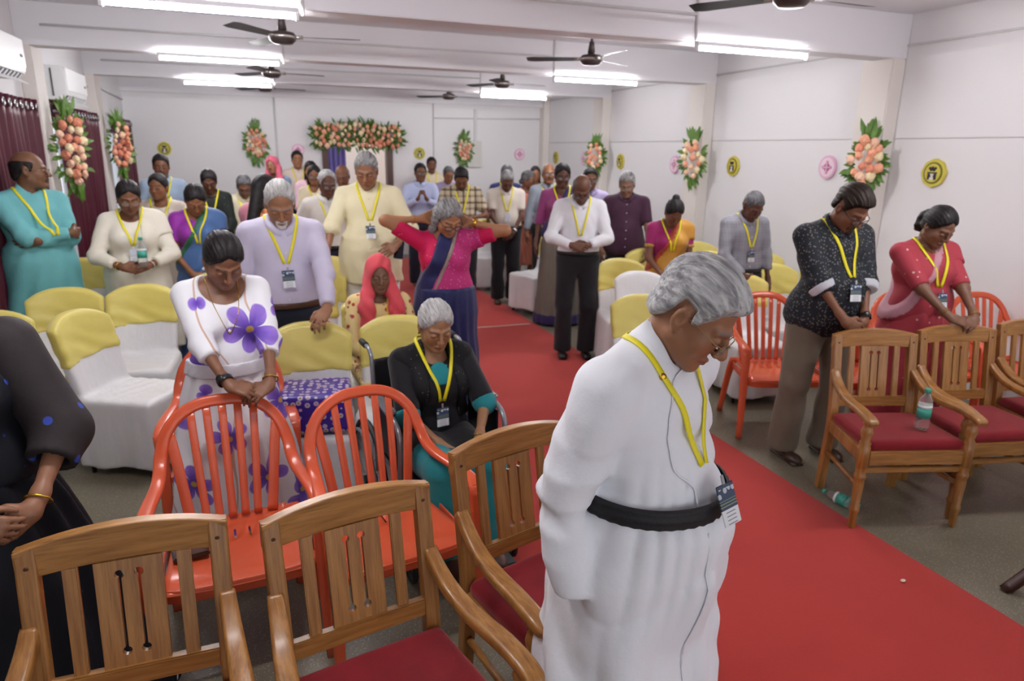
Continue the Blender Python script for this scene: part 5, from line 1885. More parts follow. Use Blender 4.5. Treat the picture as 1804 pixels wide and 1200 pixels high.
def saree(mat, blouse, pallu=None, border=None, side=1, sleeve=.62, skirt_prof=None, hem_mat=None, neck=.02, pal=(1.02, -.20, 1.46, .055), midriff=False, pleats=16, palu_amp=.006, drop=True, bsleeve_band=None):
    """draped skirt + blouse + pallu over the left (side=+1) shoulder"""
    def f(c):
        prof = skirt_prof or [(.02, .25, .22, .0), (.35, .22, .19, 0), (.70, .195, .16, 0), (.88, .190, .145, 0), (1.0, .160, .125, 0), (1.03, .150, .115, 0)]
        prof = [(z+(c.dz if z > .6 else 0), a, b+(c.belly*.6 if z > .7 else 0), cy-(c.belly*.4 if z > .7 else 0)) for z, a, b, cy in prof]
        shirt(blouse, sleeve=sleeve, hem=1.10 if midriff else 1.0, collar='none', infl=.006, amp=.002, sinfl=.006, name='blouse', vneck=neck)(c)
        if bsleeve_band is not None:
            for i in range(2):
                S_, E_, W_ = c.arms[i]
                def cf(P, i=i):
                    d = c.arm(P, i, .009, sleeve+.02)
                    return np.maximum(d, -((P-(S_+(E_-S_)*(sleeve-.10)).astype(f32)) @ unit(E_-S_).astype(f32)))
                a = S_+(E_-S_)*sleeve
                garment(c, 'sleeve_border', cf, a-.10, a+.10, bsleeve_band, outer=False)
        sk_ = skirt_sdf(c, prof, pleats, .011, c.seed, front=True)
        garment(c, 'saree_skirt', sk_, (-.34*c.g, -.36-c.belly, .0), (.34*c.g, .32, prof[-1][0]+.03), mat)
        if hem_mat:
            hs = lambda P: np.maximum(sk_(P)-.004, P[:, 2]-.13)
            garment(c, 'saree_border', hs, (-.34*c.g, -.36, .0), (.34*c.g, .32, .15), hem_mat, outer=False)
        z0, x0, z1, x1 = pal
        def pd(P, extra=0.0):
            d = c.torso(P, .017)
            if drop: d = smin(d, c.arm(P, 0 if side > 0 else 1, .016, .38), .04)
            xx = P[:, 0]*side
            xl = np.interp(P[:, 2]-c.dz, [z0-.1, z0, z1], [x0-.1, x0, x1]).astype(f32)
            d = d + palu_amp*np.sin(38*(xx-xl)+3*np.sin(5*P[:, 2]))
            d = smax(d, (xl-xx)*.8, .008)
            d = smax(d, (.93+c.dz)-P[:, 2], .01)
            nb_ = c.neckb.astype(f32); q = P-nb_
            return smax(d, -(np.sqrt(q[:, 0]**2+q[:, 1]**2)-.066), .006)
        lo, hi = arm_box(c)
        garment(c, 'pallu', pd, (-.30*c.g, -.32-c.belly*1.4-c.bust-c.lean*.5, .90+c.dz), (.33*c.g, .26, 1.52+c.dz), pallu or mat)
        if border:
            def bd(P):
                xx = P[:, 0]*side
                xl = np.interp(P[:, 2]-c.dz, [z0-.1, z0, z1], [x0-.1, x0, x1]).astype(f32)
                return np.maximum(pd(P)-.003, np.abs(xx-xl-.025)-.026)
            garment(c, 'pallu_border', bd, (-.30*c.g, -.32-c.belly*1.4-c.bust-c.lean*.5, .90+c.dz), (.33*c.g, .26, 1.52+c.dz), border, outer=False)
        if c.sit: pass
    return f
def kurta(mat, hem=.48, sleeve=1.9, collar='band', placket=None, flare=.05, slit=True, cuff=None, infl=.016, amp=.006, name='kurta', vneck=0.0, wide=1.0):
    def f(c):
        prof = [(hem, .215*wide, .175*wide, 0), (.70, .205*wide, .165*wide, 0), (.88, .195, .152+c.belly*.6, -c.belly*.4), (1.0, .176, .137+c.belly*.9, -c.belly*.5), (1.06, .155, .115+c.belly*.9, -c.belly*.5)]
        sk_ = skirt_sdf(c, prof, 7, .010, c.seed)
        shirt(mat, sleeve, hem, collar, infl, amp, placket, 0, cuff, name, vneck=vneck, merge=(lambda cc_, P: sk_(P), (-.32*c.g, -.34-c.belly*1.3, hem-.03), (.32*c.g, .30, 1.10)))(c)
    return f
def combo(*fs):
    def f(c):
        for q in fs: q(c)
    return f
def scarf_v(mat, amp=.006):
    """dupatta worn as a U over both shoulders"""
    def f(c):
        def sd(P):
            d = c.torso(P, .026) + amp*np.sin(42*P[:, 0]+4*np.sin(6*P[:, 2]))
            xl = np.interp(P[:, 2]-c.dz, [1.05, 1.25, 1.45], [.10, .075, .055]).astype(f32)
            d = smax(d, (xl-np.abs(P[:, 0]))*(P[:, 1] < .0)-.0*P[:, 2], .01)
            d = smax(d, (1.08+c.dz)-P[:, 2], .01)
            nb_ = c.neckb.astype(f32); q = P-nb_
            return smax(d, -(np.sqrt(q[:, 0]**2+q[:, 1]**2)-.066), .006)
        garment(c, 'dupatta', sd, (-.30*c.g, -.30-c.bust-c.belly, 1.04+c.dz), (.30*c.g, .22, 1.52+c.dz), mat)
    return f
def head_scarf(mat, drop=.34, openw=.058, long_=True):
    """cloth over the head with the face left open, hanging over the shoulders"""
    def f(c):
        Rh = c.Rh.astype(f32); hc = c.headc.astype(f32)
        def sd(P):
            L = (P-hc) @ Rh
            d = d_ell(L, (0, .018, .032), (.092, .112, .108))
            d = smin(d, d_ell(L, (0, .035, -.06), (.088, .085, .10)), .05)
            # falls on the shoulders and chest
            for s_ in (-1, 1):
                a = hc + Rh @ A(s_*.070, .0, -.06); b = c.B(s_*.10, -.115, 1.38).astype(f32); e_ = c.B(s_*.085, -.175, 1.38-drop).astype(f32)
                d = smin(d, d_cap(P, a, b, .040, .050), .05)
                d = smin(d, d_cap(P, b, e_, .050, .048), .04)
            d = smin(d, d_cap(P, hc+Rh @ A(0, .06, -.06), c.B(0, .10, 1.33).astype(f32), .075, .10), .06)
            d = d + .004*np.sin(70*P[:, 0]+9*np.sin(7*P[:, 2]))+.002*np.sin(50*P[:, 1]+20*P[:, 2])
            hole = d_ell(L, (0, -.085, -.025), (openw, .085, .098))
            d = smax(d, -hole, .012)
            hole2 = d_ell(L, (0, -.06, -.13), (.030, .10, .07))
            return smax(d, -hole2, .012)
        lo = np.minimum(c.headc-.2, c.B(-.2, -.28, 1.38-drop-.08)); hi = np.maximum(c.headc+.2, c.B(.2, .24, 1.5))
        garment(c, 'head_scarf', sd, lo, hi, mat, h=min(c.hB, .010))
    return f
def necklace(mat, drop=.10, r=.0022):
    def f(c):
        P = [(sd*(.072*(1-u)), 0, 1.45+c.dz-(drop)*u**.6*1.3) for sd in (1,) for u in np.linspace(0, 1, 8)]
        P += [(-x, y, z) for x, y, z in P[::-1][1:]]
        D = drape(c, P, .002).astype(float)
        link('necklace', tube_mesh('necklace', [tuple(p*c.s) for p in D], r*c.s, 5), mat, c.e)
    return f
def earrings(mat, r=.007, dz=-.045):
    def f(c):
        for sd in (1, -1):
            me = LIB.setdefault(('ear', r), lathe_mesh('earring', [(.002, .010), (r*.6, .004), (r, -.002), (r*.5, -.008), (.001, -.010)], 10))
            o = link('earring', me, mat, c.e)
            o.matrix_local = c.Mh @ Matrix.Translation((sd*.079, .004, dz))
    return f
# ================================================================== THE CONGREGATION
GOLD = plain('gold', '#c79a3c', .25, .9); PEARL = plain('pearl', '#e8e2da', .25); SILV = M_STEEL
BLKP = plain('black_plastic', '#16161a', .35); BLK_SHOE = plain('black_leather', '#151416', .3); BRN_SHOE = plain('brown_leather', '#3d2a20', .35)
BELT_BLK = plain('belt_black', '#17161a', .4); BELT_BRN = plain('belt_brown', '#4a2e22', .4)
T_BLACK = mat_fabric('black_trouser', '#1d1d22'); T_KHAKI = mat_fabric('khaki_trouser', '#6f6556'); T_NAVY = mat_fabric('navy_trouser', '#1c2130'); T_WHITE = mat_fabric('white_trouser', '#e0dfda')
BTN = plain('button_white', '#d8d6d2', .4)

# ---- 1 priest in a white cassock
def cassock(c):
    mat = mat_fabric('cassock_white', '#e6e8ee', .7, .03, .12, sheen=.05)
    prof = [(.10, .30, .27, .0), (.40, .265, .225, -.01), (.70, .235, .19, -.02), (.90, .212, .170+c.belly*.7, -c.belly*.4-.01), (1.02, .186, .150+c.belly*1.0, -c.belly*.5), (1.08, .168, .130+c.belly*.95, -c.belly*.5)]
    sk_ = skirt_sdf(c, prof, 8, .013, 2.0)
    c.outer.append(lambda P: c.torso(P, .020)); c.outer.append(sk_)
    def robe(c_, P):
        x, y, z = P[:, 0], P[:, 1], P[:, 2]
        th = np.arctan2(y+.03, x)
        b_ = z-1.085
        cin = .014*np.exp(-(b_/.045)**2)
        gat = .0055*(1-1.7*np.abs(np.sin(11*th+1.5*np.sin(4*z)+2*np.sin(3*th))))*np.exp(-((b_+.10)/.16)**2)
        up = .0075*(1-1.8*np.abs(np.sin(24*z+16*x*np.sign(y+.2)+5*np.sin(6*x+4*z))))*np.exp(-((b_-.13)/.10)**2)
        low = .011*(1-1.8*np.abs(np.sin(5*th+1.1*np.sin(2.5*z)+.6)))*sstep(-z, -.95, -.45)
        return (cin+gat+up+low).astype(f32)
    shirt(mat, 1.97, .10, 'cassock', .020, .013, None, 0, None, 'cassock', sinfl=.026, crease=.0065, cspread=.022, cfreq=42., extra=robe, merge=(lambda cc_, P: sk_(P), (-.40, -.46, .07), (.40, .36, 1.12)))(c)
    # front flap edge running from the shoulder to the waist, then straight to the hem
    pts = [(.045*math.cos(u*3)-.055*u, 0, 1.40-.40*u) for u in np.linspace(0, 1, 12)]
    pts = [(.012, 0, 1.41), (-.045, 0, 1.39), (-.085, 0, 1.33), (-.098, 0, 1.25), (-.09, 0, 1.19), (-.055, 0, 1.15), (-.045, 0, 1.10), (-.045, 0, 1.06)]
    D = drape(c, spline(pts, 4), .0015).astype(float)
    strip(c, 'flap_edge', D, .006, mat)
    D = drape(c, [(-.045, 0, zz) for zz in np.linspace(1.04, .12, 26)], .0015).astype(float)
    strip(c, 'flap_edge', D, .005, mat)
    # braided belt: a band wound round the waist of the robe
    N_ = 90; th_ = np.linspace(0, 2*math.pi, N_+1)[:-1]; rr_ = np.full(N_, .42, f32)
    D_ = np.stack([np.cos(th_), np.sin(th_)], 1).astype(f32)
    for _ in range(60):
        Q = np.stack([D_[:, 0]*rr_, -.03-c.lean*.13+D_[:, 1]*rr_, np.full(N_, 1.085)], 1).astype(f32)
        rr_ -= np.clip(smin(sk_(Q), c.torso(Q, .020), .09)+.012-.003, -.02, .02).astype(f32)*.8
    for _ in range(4): rr_ = .5*rr_+.25*(np.roll(rr_, 1)+np.roll(rr_, -1))
    V = []; F = []
    pr_ = [(-.026, 0), (-.023, .008), (-.017, .011), (-.010, .008), (-.006, .011), (0, .012), (.006, .011), (.010, .008), (.017, .011), (.023, .008), (.026, 0)]
    for i in range(N_):
        for j, (zz, o_) in enumerate(pr_):
            ro = rr_[i]+o_+(.0016*(-1)**(i+j//4) if 0 < j < 10 else 0)
            V.append(np.array([D_[i, 0]*ro, -.03-c.lean*.13+D_[i, 1]*ro, 1.085+zz+.02*D_[i, 1]*rr_[i]])*c.s)
    k_ = len(pr_)
    for i in range(N_):
        for j in range(k_-1): F.append((i*k_+j, ((i+1) % N_)*k_+j, ((i+1) % N_)*k_+j+1, i*k_+j+1))
    link('rope_belt', np_mesh('rope_belt', np.array(V), np.array(F)), plain('rope_black', '#1c1b1e', .7, bump=.4, bscale=120), c.e)
    P = drape(c, [(-.075, 0, 1.405)], .002)[0]
    link('gold_stud', lathe_mesh('gold_stud', [(.009, 0), (.009, .003), (.004, .006)], 10), GOLD, c.e, Vector(P.astype(float))*c.s, (R(75), 0, R(-30)))
    c.bx = -.005
make_person('elderly priest in a white cassock with black rope belt, head bowed, beside the aisle', 0.860, 1.395, R(24), 1.645, False, '#8f6247', ('volume', 'silver', 3),
            dict(w=((.17, .17, .93), (-.245, -.02, .86)), pole=((1, .6, -.2), (-.75, 1.0, .1)), fd=((-.6, .3, -.6), (.30, -.25, -.85)), pn=((0, 1, 0), (1, 0, 0)), curl=((.3, .3, .3), (.3, .3, .3)), nohand=(0, 1)),
            pitch=38, hyaw=16, girth=1.13, belly=.055, lean=.10, outfit=cassock, glasses='gold', old=1, fat=.5, nose=1.15, lod=0, badge_z=1.17)

# ---- 2 woman in black at the left edge
def black_dress(c):
    mat = mat_spots('black_kurta_blue_dots', '#14161d', '#33459a', 15, .20)
    sheer = mat_spots('black_sheer_sleeve', '#2a2425', '#33459a', 15, .20)
    shirt(mat, .9, 1.0, 'none', .012, .004, None, name='kurta', sinfl=.020)(c)
    for i in range(2):
        def sl(P, i=i):
            return np.maximum(c.arm(P, i, .030, 1.42)+fold_noise(P, 1.3)*.004, -c.arm(P, i, .004, 1.6))
        lo, hi = arm_box(c); garment(c, 'sheer_sleeve', sl, lo, hi, sheer, outer=False)
    prof = [(.03, .42, .40, .02), (.40, .34, .31, .01), (.70, .27, .23, 0), (.90, .215, .17, 0), (1.04, .165, .130, 0), (1.08, .155, .12, 0)]
    m, t = new_mat('black_skirt_print', srgb('#12131a'), .75, spec=.2)
    co = t.coord(); tc = t.n('ShaderNodeTexCoord'); sx = t.n('ShaderNodeSeparateXYZ'); t.l(tc.outputs['Object'], sx.inputs[0])
    vo = t.n('ShaderNodeTexVoronoi'); vo.feature = 'DISTANCE_TO_EDGE'; t.l(co, vo.inputs['Vector']); vo.inputs['Scale'].default_value = 13
    hm = t.math('LESS_THAN', sx.outputs[2], .30)
    hm = t.math('MULTIPLY', hm, t.math('SUBTRACT', 1.0, t.step(vo.outputs['Distance'], .03, .06)))
    nn = t.noise(co, 7, 2)
    t.base(t.mix(t.math('MULTIPLY', hm, t.step(nn, .48, .55)), srgb('#12131a'), srgb('#c9c3bd')))
    garment(c, 'long_skirt', skirt_sdf(c, prof, 12, .018, 1.0), (-.52, -.5, .01), (.52, .5, 1.1), m)
    c.bx = -.02
make_person('woman in a black dress with blue dots and sheer sleeves, cut by the left edge', -.82, 2.12, R(16), 1.62, True, '#8a5e45', ('long', 'black'),
            dict(w=((.165, -.255, .98), (.02, -.275, .99)), pole=((.95, .45, -.3), (-.95, .45, -.3)), fd=((-.85, -.25, -.35), (.85, -.30, -.30)), pn=((-.2, .9, -.25), (.2, .9, -.25)), curl=((.45, .6, .4), (.55, .7, .5))),
            pitch=35, girth=1.18, bust=.03, belly=.02, outfit=black_dress, lod=0, badge_z=1.17, bangle=[(0, GOLD, .003, .03)])

# ---- 3 woman in the floral dress
def floral(c):
    mat = mat_floral('white_floral_cloth')
    shirt(mat, 1.32, 1.0, 'wide', .010, .004, None, name='dress_top', sinfl=.009, vneck=.012)(c)
    prof = [(.05, .34, .30, .02), (.40, .29, .25, .01), (.70, .245, .205, 0), (.88, .215, .170, 0), (1.02, .172, .130, 0), (1.08, .160, .120, 0)]
    garment(c, 'dress_skirt', skirt_sdf(c, prof, 11, .016, 2.5), (-.44, -.4, .02), (.44, .4, 1.11), mat)
    def wb(P): return np.maximum(np.abs(np.minimum(c.outer[0](P), c.outer[1](P)))-.006, np.abs(P[:, 2]-1.035)-.035)
    garment(c, 'waistband', wb, (-.26, -.3, .98), (.26, .24, 1.1), mat_fabric('dress_waist', '#dfdee6'), h=.008, outer=False)
    necklace(GOLD, .19, .0016)(c); earrings(PEARL, .008, -.055)(c)
    P = drape(c, [(.0, 0, 1.22)], .002)[0]
    link('pendant', lathe_mesh('pendant', [(.001, -.006), (.010, 0), (.001, .006)], 8), PEARL, c.e, Vector(P.astype(float))*c.s, (R(90), 0, 0))
make_person('woman in a white dress with purple flowers, hands clasped on an orange chair', -.16, 3.10, R(10), 1.545, True, '#7d543e', ('bun', 'black'),
            dict(w=((.115, -.37, 1.02), (-.055, -.395, 1.03)), pole=((.9, .5, -.4), (-.9, .5, -.4)), fd=((-.80, -.35, -.20), (.80, -.30, -.20)), pn=((-.1, .5, -.85), (.1, .5, -.85)), curl=((.5, .6, .4), (.6, .7, .5))),
            pitch=40, hyaw=6, girth=1.04, bust=.035, belly=.02, outfit=floral, lanyard=None, lod=0, fat=.6, nose=1.05, watch=(1, BLKP, .01, .035), bangle=[(0, GOLD, .003, .03)])

# ---- 4 woman in the wheelchair
def wheel_lady(c):
    blk = mat_spots('black_dupatta_sequins', '#121215', '#8c8c92', 60, .12)
    teal = mat_fabric('teal_cloth', '#1f7f87')
    shirt(mat_fabric('black_kurta', '#16161b'), .92, .93, 'none', .012, .004, None, name='kurta', vneck=.03, sinfl=.016)(c)
    for i in range(2):
        S_, E_, W_ = c.arms[i]
        a = S_+(E_-S_)*.90
        def cf(P, i=i): return np.maximum(c.arm(P, i, .020, 1.0), -((P-a.astype(f32)) @ unit(E_-S_).astype(f32)))
        garment(c, 'sleeve_border', cf, a-.09, a+.09, teal, outer=False)
    def yoke(P): return np.maximum(c.torso(P, .014), d_ell(P, c.B(0, -.13, 1.33), (.06, .08, .06)))
    garment(c, 'kurta_yoke', yoke, c.B(-.1, -.25, 1.25), c.B(.1, 0, 1.42), teal)
    scarf_v(blk, .004)(c)
    # lap of the kurta and teal trousers
    def lap(P):
        d = c.legs(P, .030, .03) + fold_noise(P, 2.0)*.006
        d = smin(d, d_box(P, (0, -.22, .52), (.16, .20, .07), .05), .05)
        return np.maximum(np.maximum(d, (.44)-P[:, 2]), np.abs(P[:, 1]+.22)-.23)
    garment(c, 'kurta_lap', lap, (-.3, -.5, .40), (.3, .1, .72), mat_fabric('black_kurta', '#16161b'), outer=False)
    def tr(P):
        d = c.legs(P, .034, .045) + fold_noise(P, 4.0)*.008
        return np.maximum(np.maximum(d, .10-P[:, 2]), P[:, 1]+.24)
    garment(c, 'trousers', tr, (-.3, -.62, .06), (.3, -.2, .70), teal, outer=False)
    shoe(c, plain('sandal_brown', '#4a3026', .5)); earrings(GOLD, .006, -.040)(c)
make_person('white haired woman in black and teal sitting in the wheelchair', .725, 3.00, R(6), 1.575, True, '#9a7050', ('lowbun', 'white'),
            dict(w=((.10, -.36, 1.05), (-.055, -.33, 1.02)), pole=((.95, .35, -.3), (-.95, .35, -.3)), fd=((-.35, -.8, -.35), (.65, -.6, -.25)), pn=((-.3, -.2, -.9), (.2, 0, -.95)), curl=((.3, .4, .3), (.35, .5, .4))),
            pitch=24, hyaw=-2, girth=1.05, bust=.02, outfit=wheel_lady, sit=True, lod=0, z=.03, badge_z=1.17, old=1, bangle=[(0, GOLD, .003, .02)], root_name='person')

# ---- 5 man in the lavender shirt
make_person('white bearded man in a lavender shirt, hand on a yellow sashed chair', .13, 4.12, R(4), 1.705, False, '#96694c', ('recede', 'white', 1),
            dict(w=((.175, -.40, .95), (-.26, -.05, .84)), pole=((.9, .6, -.3), (-.4, 1, 0)), fd=((-.55, -.55, -.45), (0, -.2, -1)), pn=((-.2, .1, -.95), (1, .1, 0)), curl=((.5, .6, .4), (.3, .4, .3))),
            pitch=36, hyaw=-3, girth=1.08, belly=.02, outfit=combo(trousers(T_NAVY, BELT_BRN, 1.0, shoes=BRN_SHOE), shirt(mat_fabric('lavender_cotton', '#c9c3d9', .75, .04), 1.9, .98, 'shirt', placket=BTN, infl=.018)),
            must='#d8d6d2', goatee='#dcdad6', lod=1, badge_z=1.20, old=1)

# ---- 6 seated woman in the red head scarf
make_person('seated woman in a yellow print dress with a red head scarf', .68, 4.20, R(0), 1.56, True, '#6e4f3c', None, 'clasp', pitch=8, girth=1.05,
            outfit=combo(shirt(mat_spots('yellow_print', '#e6cf93', '#b5483c', 24, .33), 1.6, .90, 'none', .016, .005, name='kurta'), trousers(mat_spots('yellow_print', '#e6cf93', '#b5483c', 20, .18), None, .98, .03), head_scarf(mat_fabric('red_chiffon', '#d8505a', .7, .08), .30)),
            sit=True, lod=1, badge=False, old=1, fat=.2, z=.05, posemod=dict(w=((.06, -.30, 1.02), (-.06, -.30, 1.02))))

# ---- 7 woman in the pink and navy saree, arms raised
pinkb = mat_spots('magenta_blouse', '#c2184f', '#d9a76a', 24, .10)
navy = mat_fabric('navy_silk', '#1d2150', .5, .1)
brocade = mat_spots('pink_brocade', '#b83373', '#d58bb0', 55, .22)
def pink_saree(c):
    saree(navy, pinkb, pallu=brocade, sleeve=.72, midriff=True, pal=(1.02, -.14, 1.46, .06), palu_amp=.003, skirt_prof=[(.02, .25, .22, 0), (.35, .22, .19, 0), (.70, .205, .17, 0), (.88, .205, .16, 0), (1.0, .19, .148, -.012), (1.07, .180, .138, -.012)])(c)
    def band(off, wdt, nm, mt):
        def bd(P):
            xl = np.interp(P[:, 2], [.92, 1.02, 1.46], [-.24, -.14, .06]).astype(f32)
            d = c.torso(P, .021)
            d = np.maximum(d, np.abs(P[:, 0]-xl-off)-wdt)
            d = np.maximum(d, .97-P[:, 2])
            q = P-c.neckb.astype(f32)
            return np.maximum(d, -(np.sqrt(q[:, 0]**2+q[:, 1]**2)-.066))
        garment(c, nm, bd, (-.30, -.36, .93), (.33, .05, 1.50), mt, outer=False)
    band(-.035, .050, 'navy_fold', navy); band(.028, .014, 'zari_border', mat_fabric('zari_grey', '#8f8478', .4))
make_person('grey haired woman in a pink blouse and navy saree, both hands behind her neck', 1.13, 4.30, R(-6), 1.585, True, '#a3714f', ('bob', 'grey', 2),
            dict(w=((.185, -.01, 1.50), (-.155, .0, 1.525)), pole=((1.0, -.45, -.10), (-1.0, -.15, .12)), fd=((-.85, .25, .25), (.85, .35, .25)), pn=((-.3, -.5, .2), (.3, -.5, .2)), curl=((.4, .5, .4), (.4, .5, .4))),
            pitch=38, hyaw=14, girth=1.18, bust=.035, belly=.03, outfit=pink_saree, glasses='black', lanyard=None, lod=0, fat=.5, watch=(0, GOLD, .01, .035), bangle=[(1, GOLD, .002, .06)])

# ---- 8 tall man in the cream kurta
make_person('tall grey haired man in a cream short-sleeved kurta, holding a phone', .86, 5.62, R(-8), 1.835, False, '#8a5e44', ('short', 'grey', 1),
            dict(w=((.17, -.22, 1.03), (-.33, -.30, .92)), pole=((.9, .6, -.3), (-.8, .7, 0)), fd=((-.45, -.75, -.1), (-.25, -.4, -.85)), pn=((-.5, .3, -.4), (.6, .3, -.6)), curl=((.6, .7, .5), (.4, .5, .4))),
            pitch=26, hyaw=-8, girth=1.16, belly=.05, outfit=combo(trousers(T_WHITE, None, 1.0, .04), kurta(mat_fabric('cream_cotton', '#e2d9b5', .75, .04), .74, 1.02, 'band', BTN)), lod=1, badge_z=1.19, fat=.4)

# ---- 9, 10 men left of him
make_person('grey haired man in glasses and a white shirt, left of the tall man in cream', .63, 6.62, R(4), 1.66, False, 'd', ('recede', 'silver', 4), 'behind', pitch=16, hyaw=4, girth=1.05,
            outfit=combo(trousers(T_NAVY, BELT_BLK, 1.0), shirt(mat_fabric('offwhite_shirt', '#dad6d2', .75, .04), 1.9, .97, 'shirt', placket=BTN)), glasses='black', lod=2, badge_z=1.16)
make_person('balding man half hidden behind the man in the white shirt', .97, 8.15, R(6), 1.68, False, 'c', ('bald', 'grey'), 'down', pitch=22, hyaw=-20, outfit=combo(trousers(T_BLACK), shirt(mat_fabric('beige_shirt', '#d8d2c6', .75), 1.9, .9, 'shirt')), lod=2, lanyard=None, badge=False)

# ---- 11 man in teal with folded arms
make_person('man in a teal kurta with folded arms by the left curtain', -1.475, 5.72, R(38), 1.79, False, '#6f4a33', ('bald', 'black'),
            dict(w=((-.085, -.205, 1.15), (.10, -.245, 1.19)), pole=((1, -.1, -.8), (-1, -.1, -.8)), fd=((-.75, .65, -.1), (.75, .60, -.15)), pn=((.1, .9, 0), (-.1, .9, 0)), curl=((.3, .3, .3), (.3, .3, .3))),
            pitch=2, hyaw=60, girth=1.12, belly=.04, outfit=combo(trousers(T_WHITE, None, 1.0, .03), kurta(mat_spots('teal_silk', '#6fb4b8', '#a9b98a', 30, .09), .42, 1.93, 'band', None, wide=1.08)), glasses='gold', must='#221a18', lod=1, badge=False)

# ---- 12 woman in the cream kurta holding a bottle
def cream_suit(c):
    mt = mat_spots('cream_embroidered', '#ded9cb', '#c9bd9a', 30, .10)
    kurta(mt, .36, 1.72, 'none', None, wide=1.15, vneck=.02)(c)
    def sh_(P):
        d = c.torso(P, .026)+.006*np.sin(40*P[:, 0])
        d = smin(d, c.arm(P, 0, .030, .5), .04)
        return smax(smax(d, (.06-P[:, 0]), .01), (1.0-P[:, 2]), .01)
    garment(c, 'shawl', sh_, (0, -.35, .98), (.35, .25, 1.5), mat_fabric('cream_shawl', '#e2dccd'))
    trousers(T_WHITE, None, 1.0, .03)(c); earrings(GOLD)(c)
make_person('woman in glasses and a cream kurta, holding a water bottle before her', -.86, 5.72, R(6), 1.615, True, 'c', ('lowbun', 'black'), 'clasp_high', pitch=24, hyaw=6, girth=1.14, bust=.03,
            outfit=cream_suit, glasses='gold', lod=1, badge='white', badge_z=1.19, fat=.5, posemod=dict(w=((.085, -.255, 1.06), (-.085, -.265, 1.06))), bangle=[(1, GOLD, .004, .03), (0, PEARL, .003, .03)])
# ---- 13 woman in the blue saree
make_person('woman in a purple blouse and blue saree, head bowed', -.44, 5.98, R(4), 1.60, True, 'b', ('pony', 'black'), 'clasp', pitch=42, hyaw=4, girth=1.05, bust=.03,
            outfit=saree(mat_fabric('blue_silk', '#4a6a9c', .5, .12), mat_fabric('purple_blouse', '#8a2a96', .5), None, mat_fabric('green_border', '#2f6a4a', .5), sleeve=.7, pal=(1.02, -.20, 1.45, .05)), lod=1, badge=False)
# ---- 14..22 left rear
make_person('woman in a beige shawl and dark hair, behind the cream kurta', -.79, 7.0, R(-6), 1.60, True, 'b', ('lowbun', 'black'), 'clasp_high', pitch=6, hyaw=-10, girth=1.1, bust=.02,
            outfit=combo(kurta(mat_fabric('beige_kurta', '#cfc5b6'), .5, 1.4, 'none'), scarf_v(mat_fabric('beige_shawl', '#bfb2a6'))), lod=2, badge=False)
make_person('young bearded man in a light blue shirt by the back wall', -.93, 8.6, R(4), 1.75, False, 'c', ('short', 'black', 2), 'down', pitch=8, outfit=combo(trousers(T_BLACK), shirt(mat_fabric('light_blue_shirt', '#9fb2c9', .75), 1.9, .9, 'shirt')), goatee='#17110f', must='#17110f', stub='#17110f', lod=2, badge=False)
make_person('woman in a black dotted kurta with a yellow lanyard, at the back left', -.43, 8.0, R(2), 1.63, True, 'd', ('lowbun', 'black'), 'clasp', pitch=28, outfit=kurta(mat_spots('black_dotted', '#1c221f', '#8f948f', 26, .10), .5, 1.5, 'none'), lod=2, badge=False)
make_person('person in glasses and a cream shirt, left of the woman in pink seen from behind', -.09, 8.05, R(0), 1.58, False, 'c', ('short', 'salt', 3), 'down', pitch=34, outfit=combo(trousers(T_BLACK), shirt(mat_fabric('cream_shirt', '#d9cfb2', .75), .75, .85, 'shirt')), glasses='black', lod=2, badge=False)
make_person('woman with long black hair in a pink saree, seen from behind', .06, 6.05, R(140), 1.635, True, 'a', ('long', 'black'), 'clasp', pitch=16, girth=1.05,
            outfit=saree(mat_fabric('pink_silk', '#dd8fa0', .5, .1), mat_fabric('orange_blouse', '#d98a55', .5), None, mat_fabric('orange_border', '#e0924a', .5)), lod=2, badge=False)
make_person('woman with a pink scarf over her head, near the back wall', .30, 10.5, R(-14), 1.71, True, 'b', None, 'clasp', pitch=0, hyaw=-10, hroll=-8, outfit=combo(kurta(mat_fabric('teal_blue_kurta', '#7d93ad'), .5, 1.6, 'none'), head_scarf(mat_fabric('rose_scarf', '#c45a72'), .3)), lod=2, lanyard=None, badge=False)
make_person('man in a pale shirt standing tallest by the back wall, under the pink plaque', .67, 11.4, R(4), 1.79, False, 'a', ('short', 'black', 1), 'down', pitch=2, outfit=combo(trousers(T_BLACK), shirt(mat_fabric('pale_peach_shirt', '#dccbc0', .75), 1.9, .85, 'shirt')), lod=3, badge=False)
make_person('woman in pale pink at the back, behind the one in glasses', .74, 9.75, R(-4), 1.67, True, 'a', ('long', 'black', 1), 'clasp', pitch=4, outfit=kurta(mat_fabric('pale_pink_kurta', '#dcb6c4'), .5, 1.6, 'none'), lod=3, lanyard=None, badge=False)
make_person('woman in glasses and cream with a blue wrap, at the back', .71, 8.85, R(-2), 1.64, True, 'b', ('long', 'black', 2), 'clasp', pitch=8, hyaw=-4, outfit=saree(mat_fabric('royal_blue', '#23479a', .5), mat_fabric('cream_blouse', '#e0d2b4', .6), mat_fabric('cream_pallu', '#e0d2b4', .6), None, sleeve=1.4), glasses='black', lod=2, badge=False)

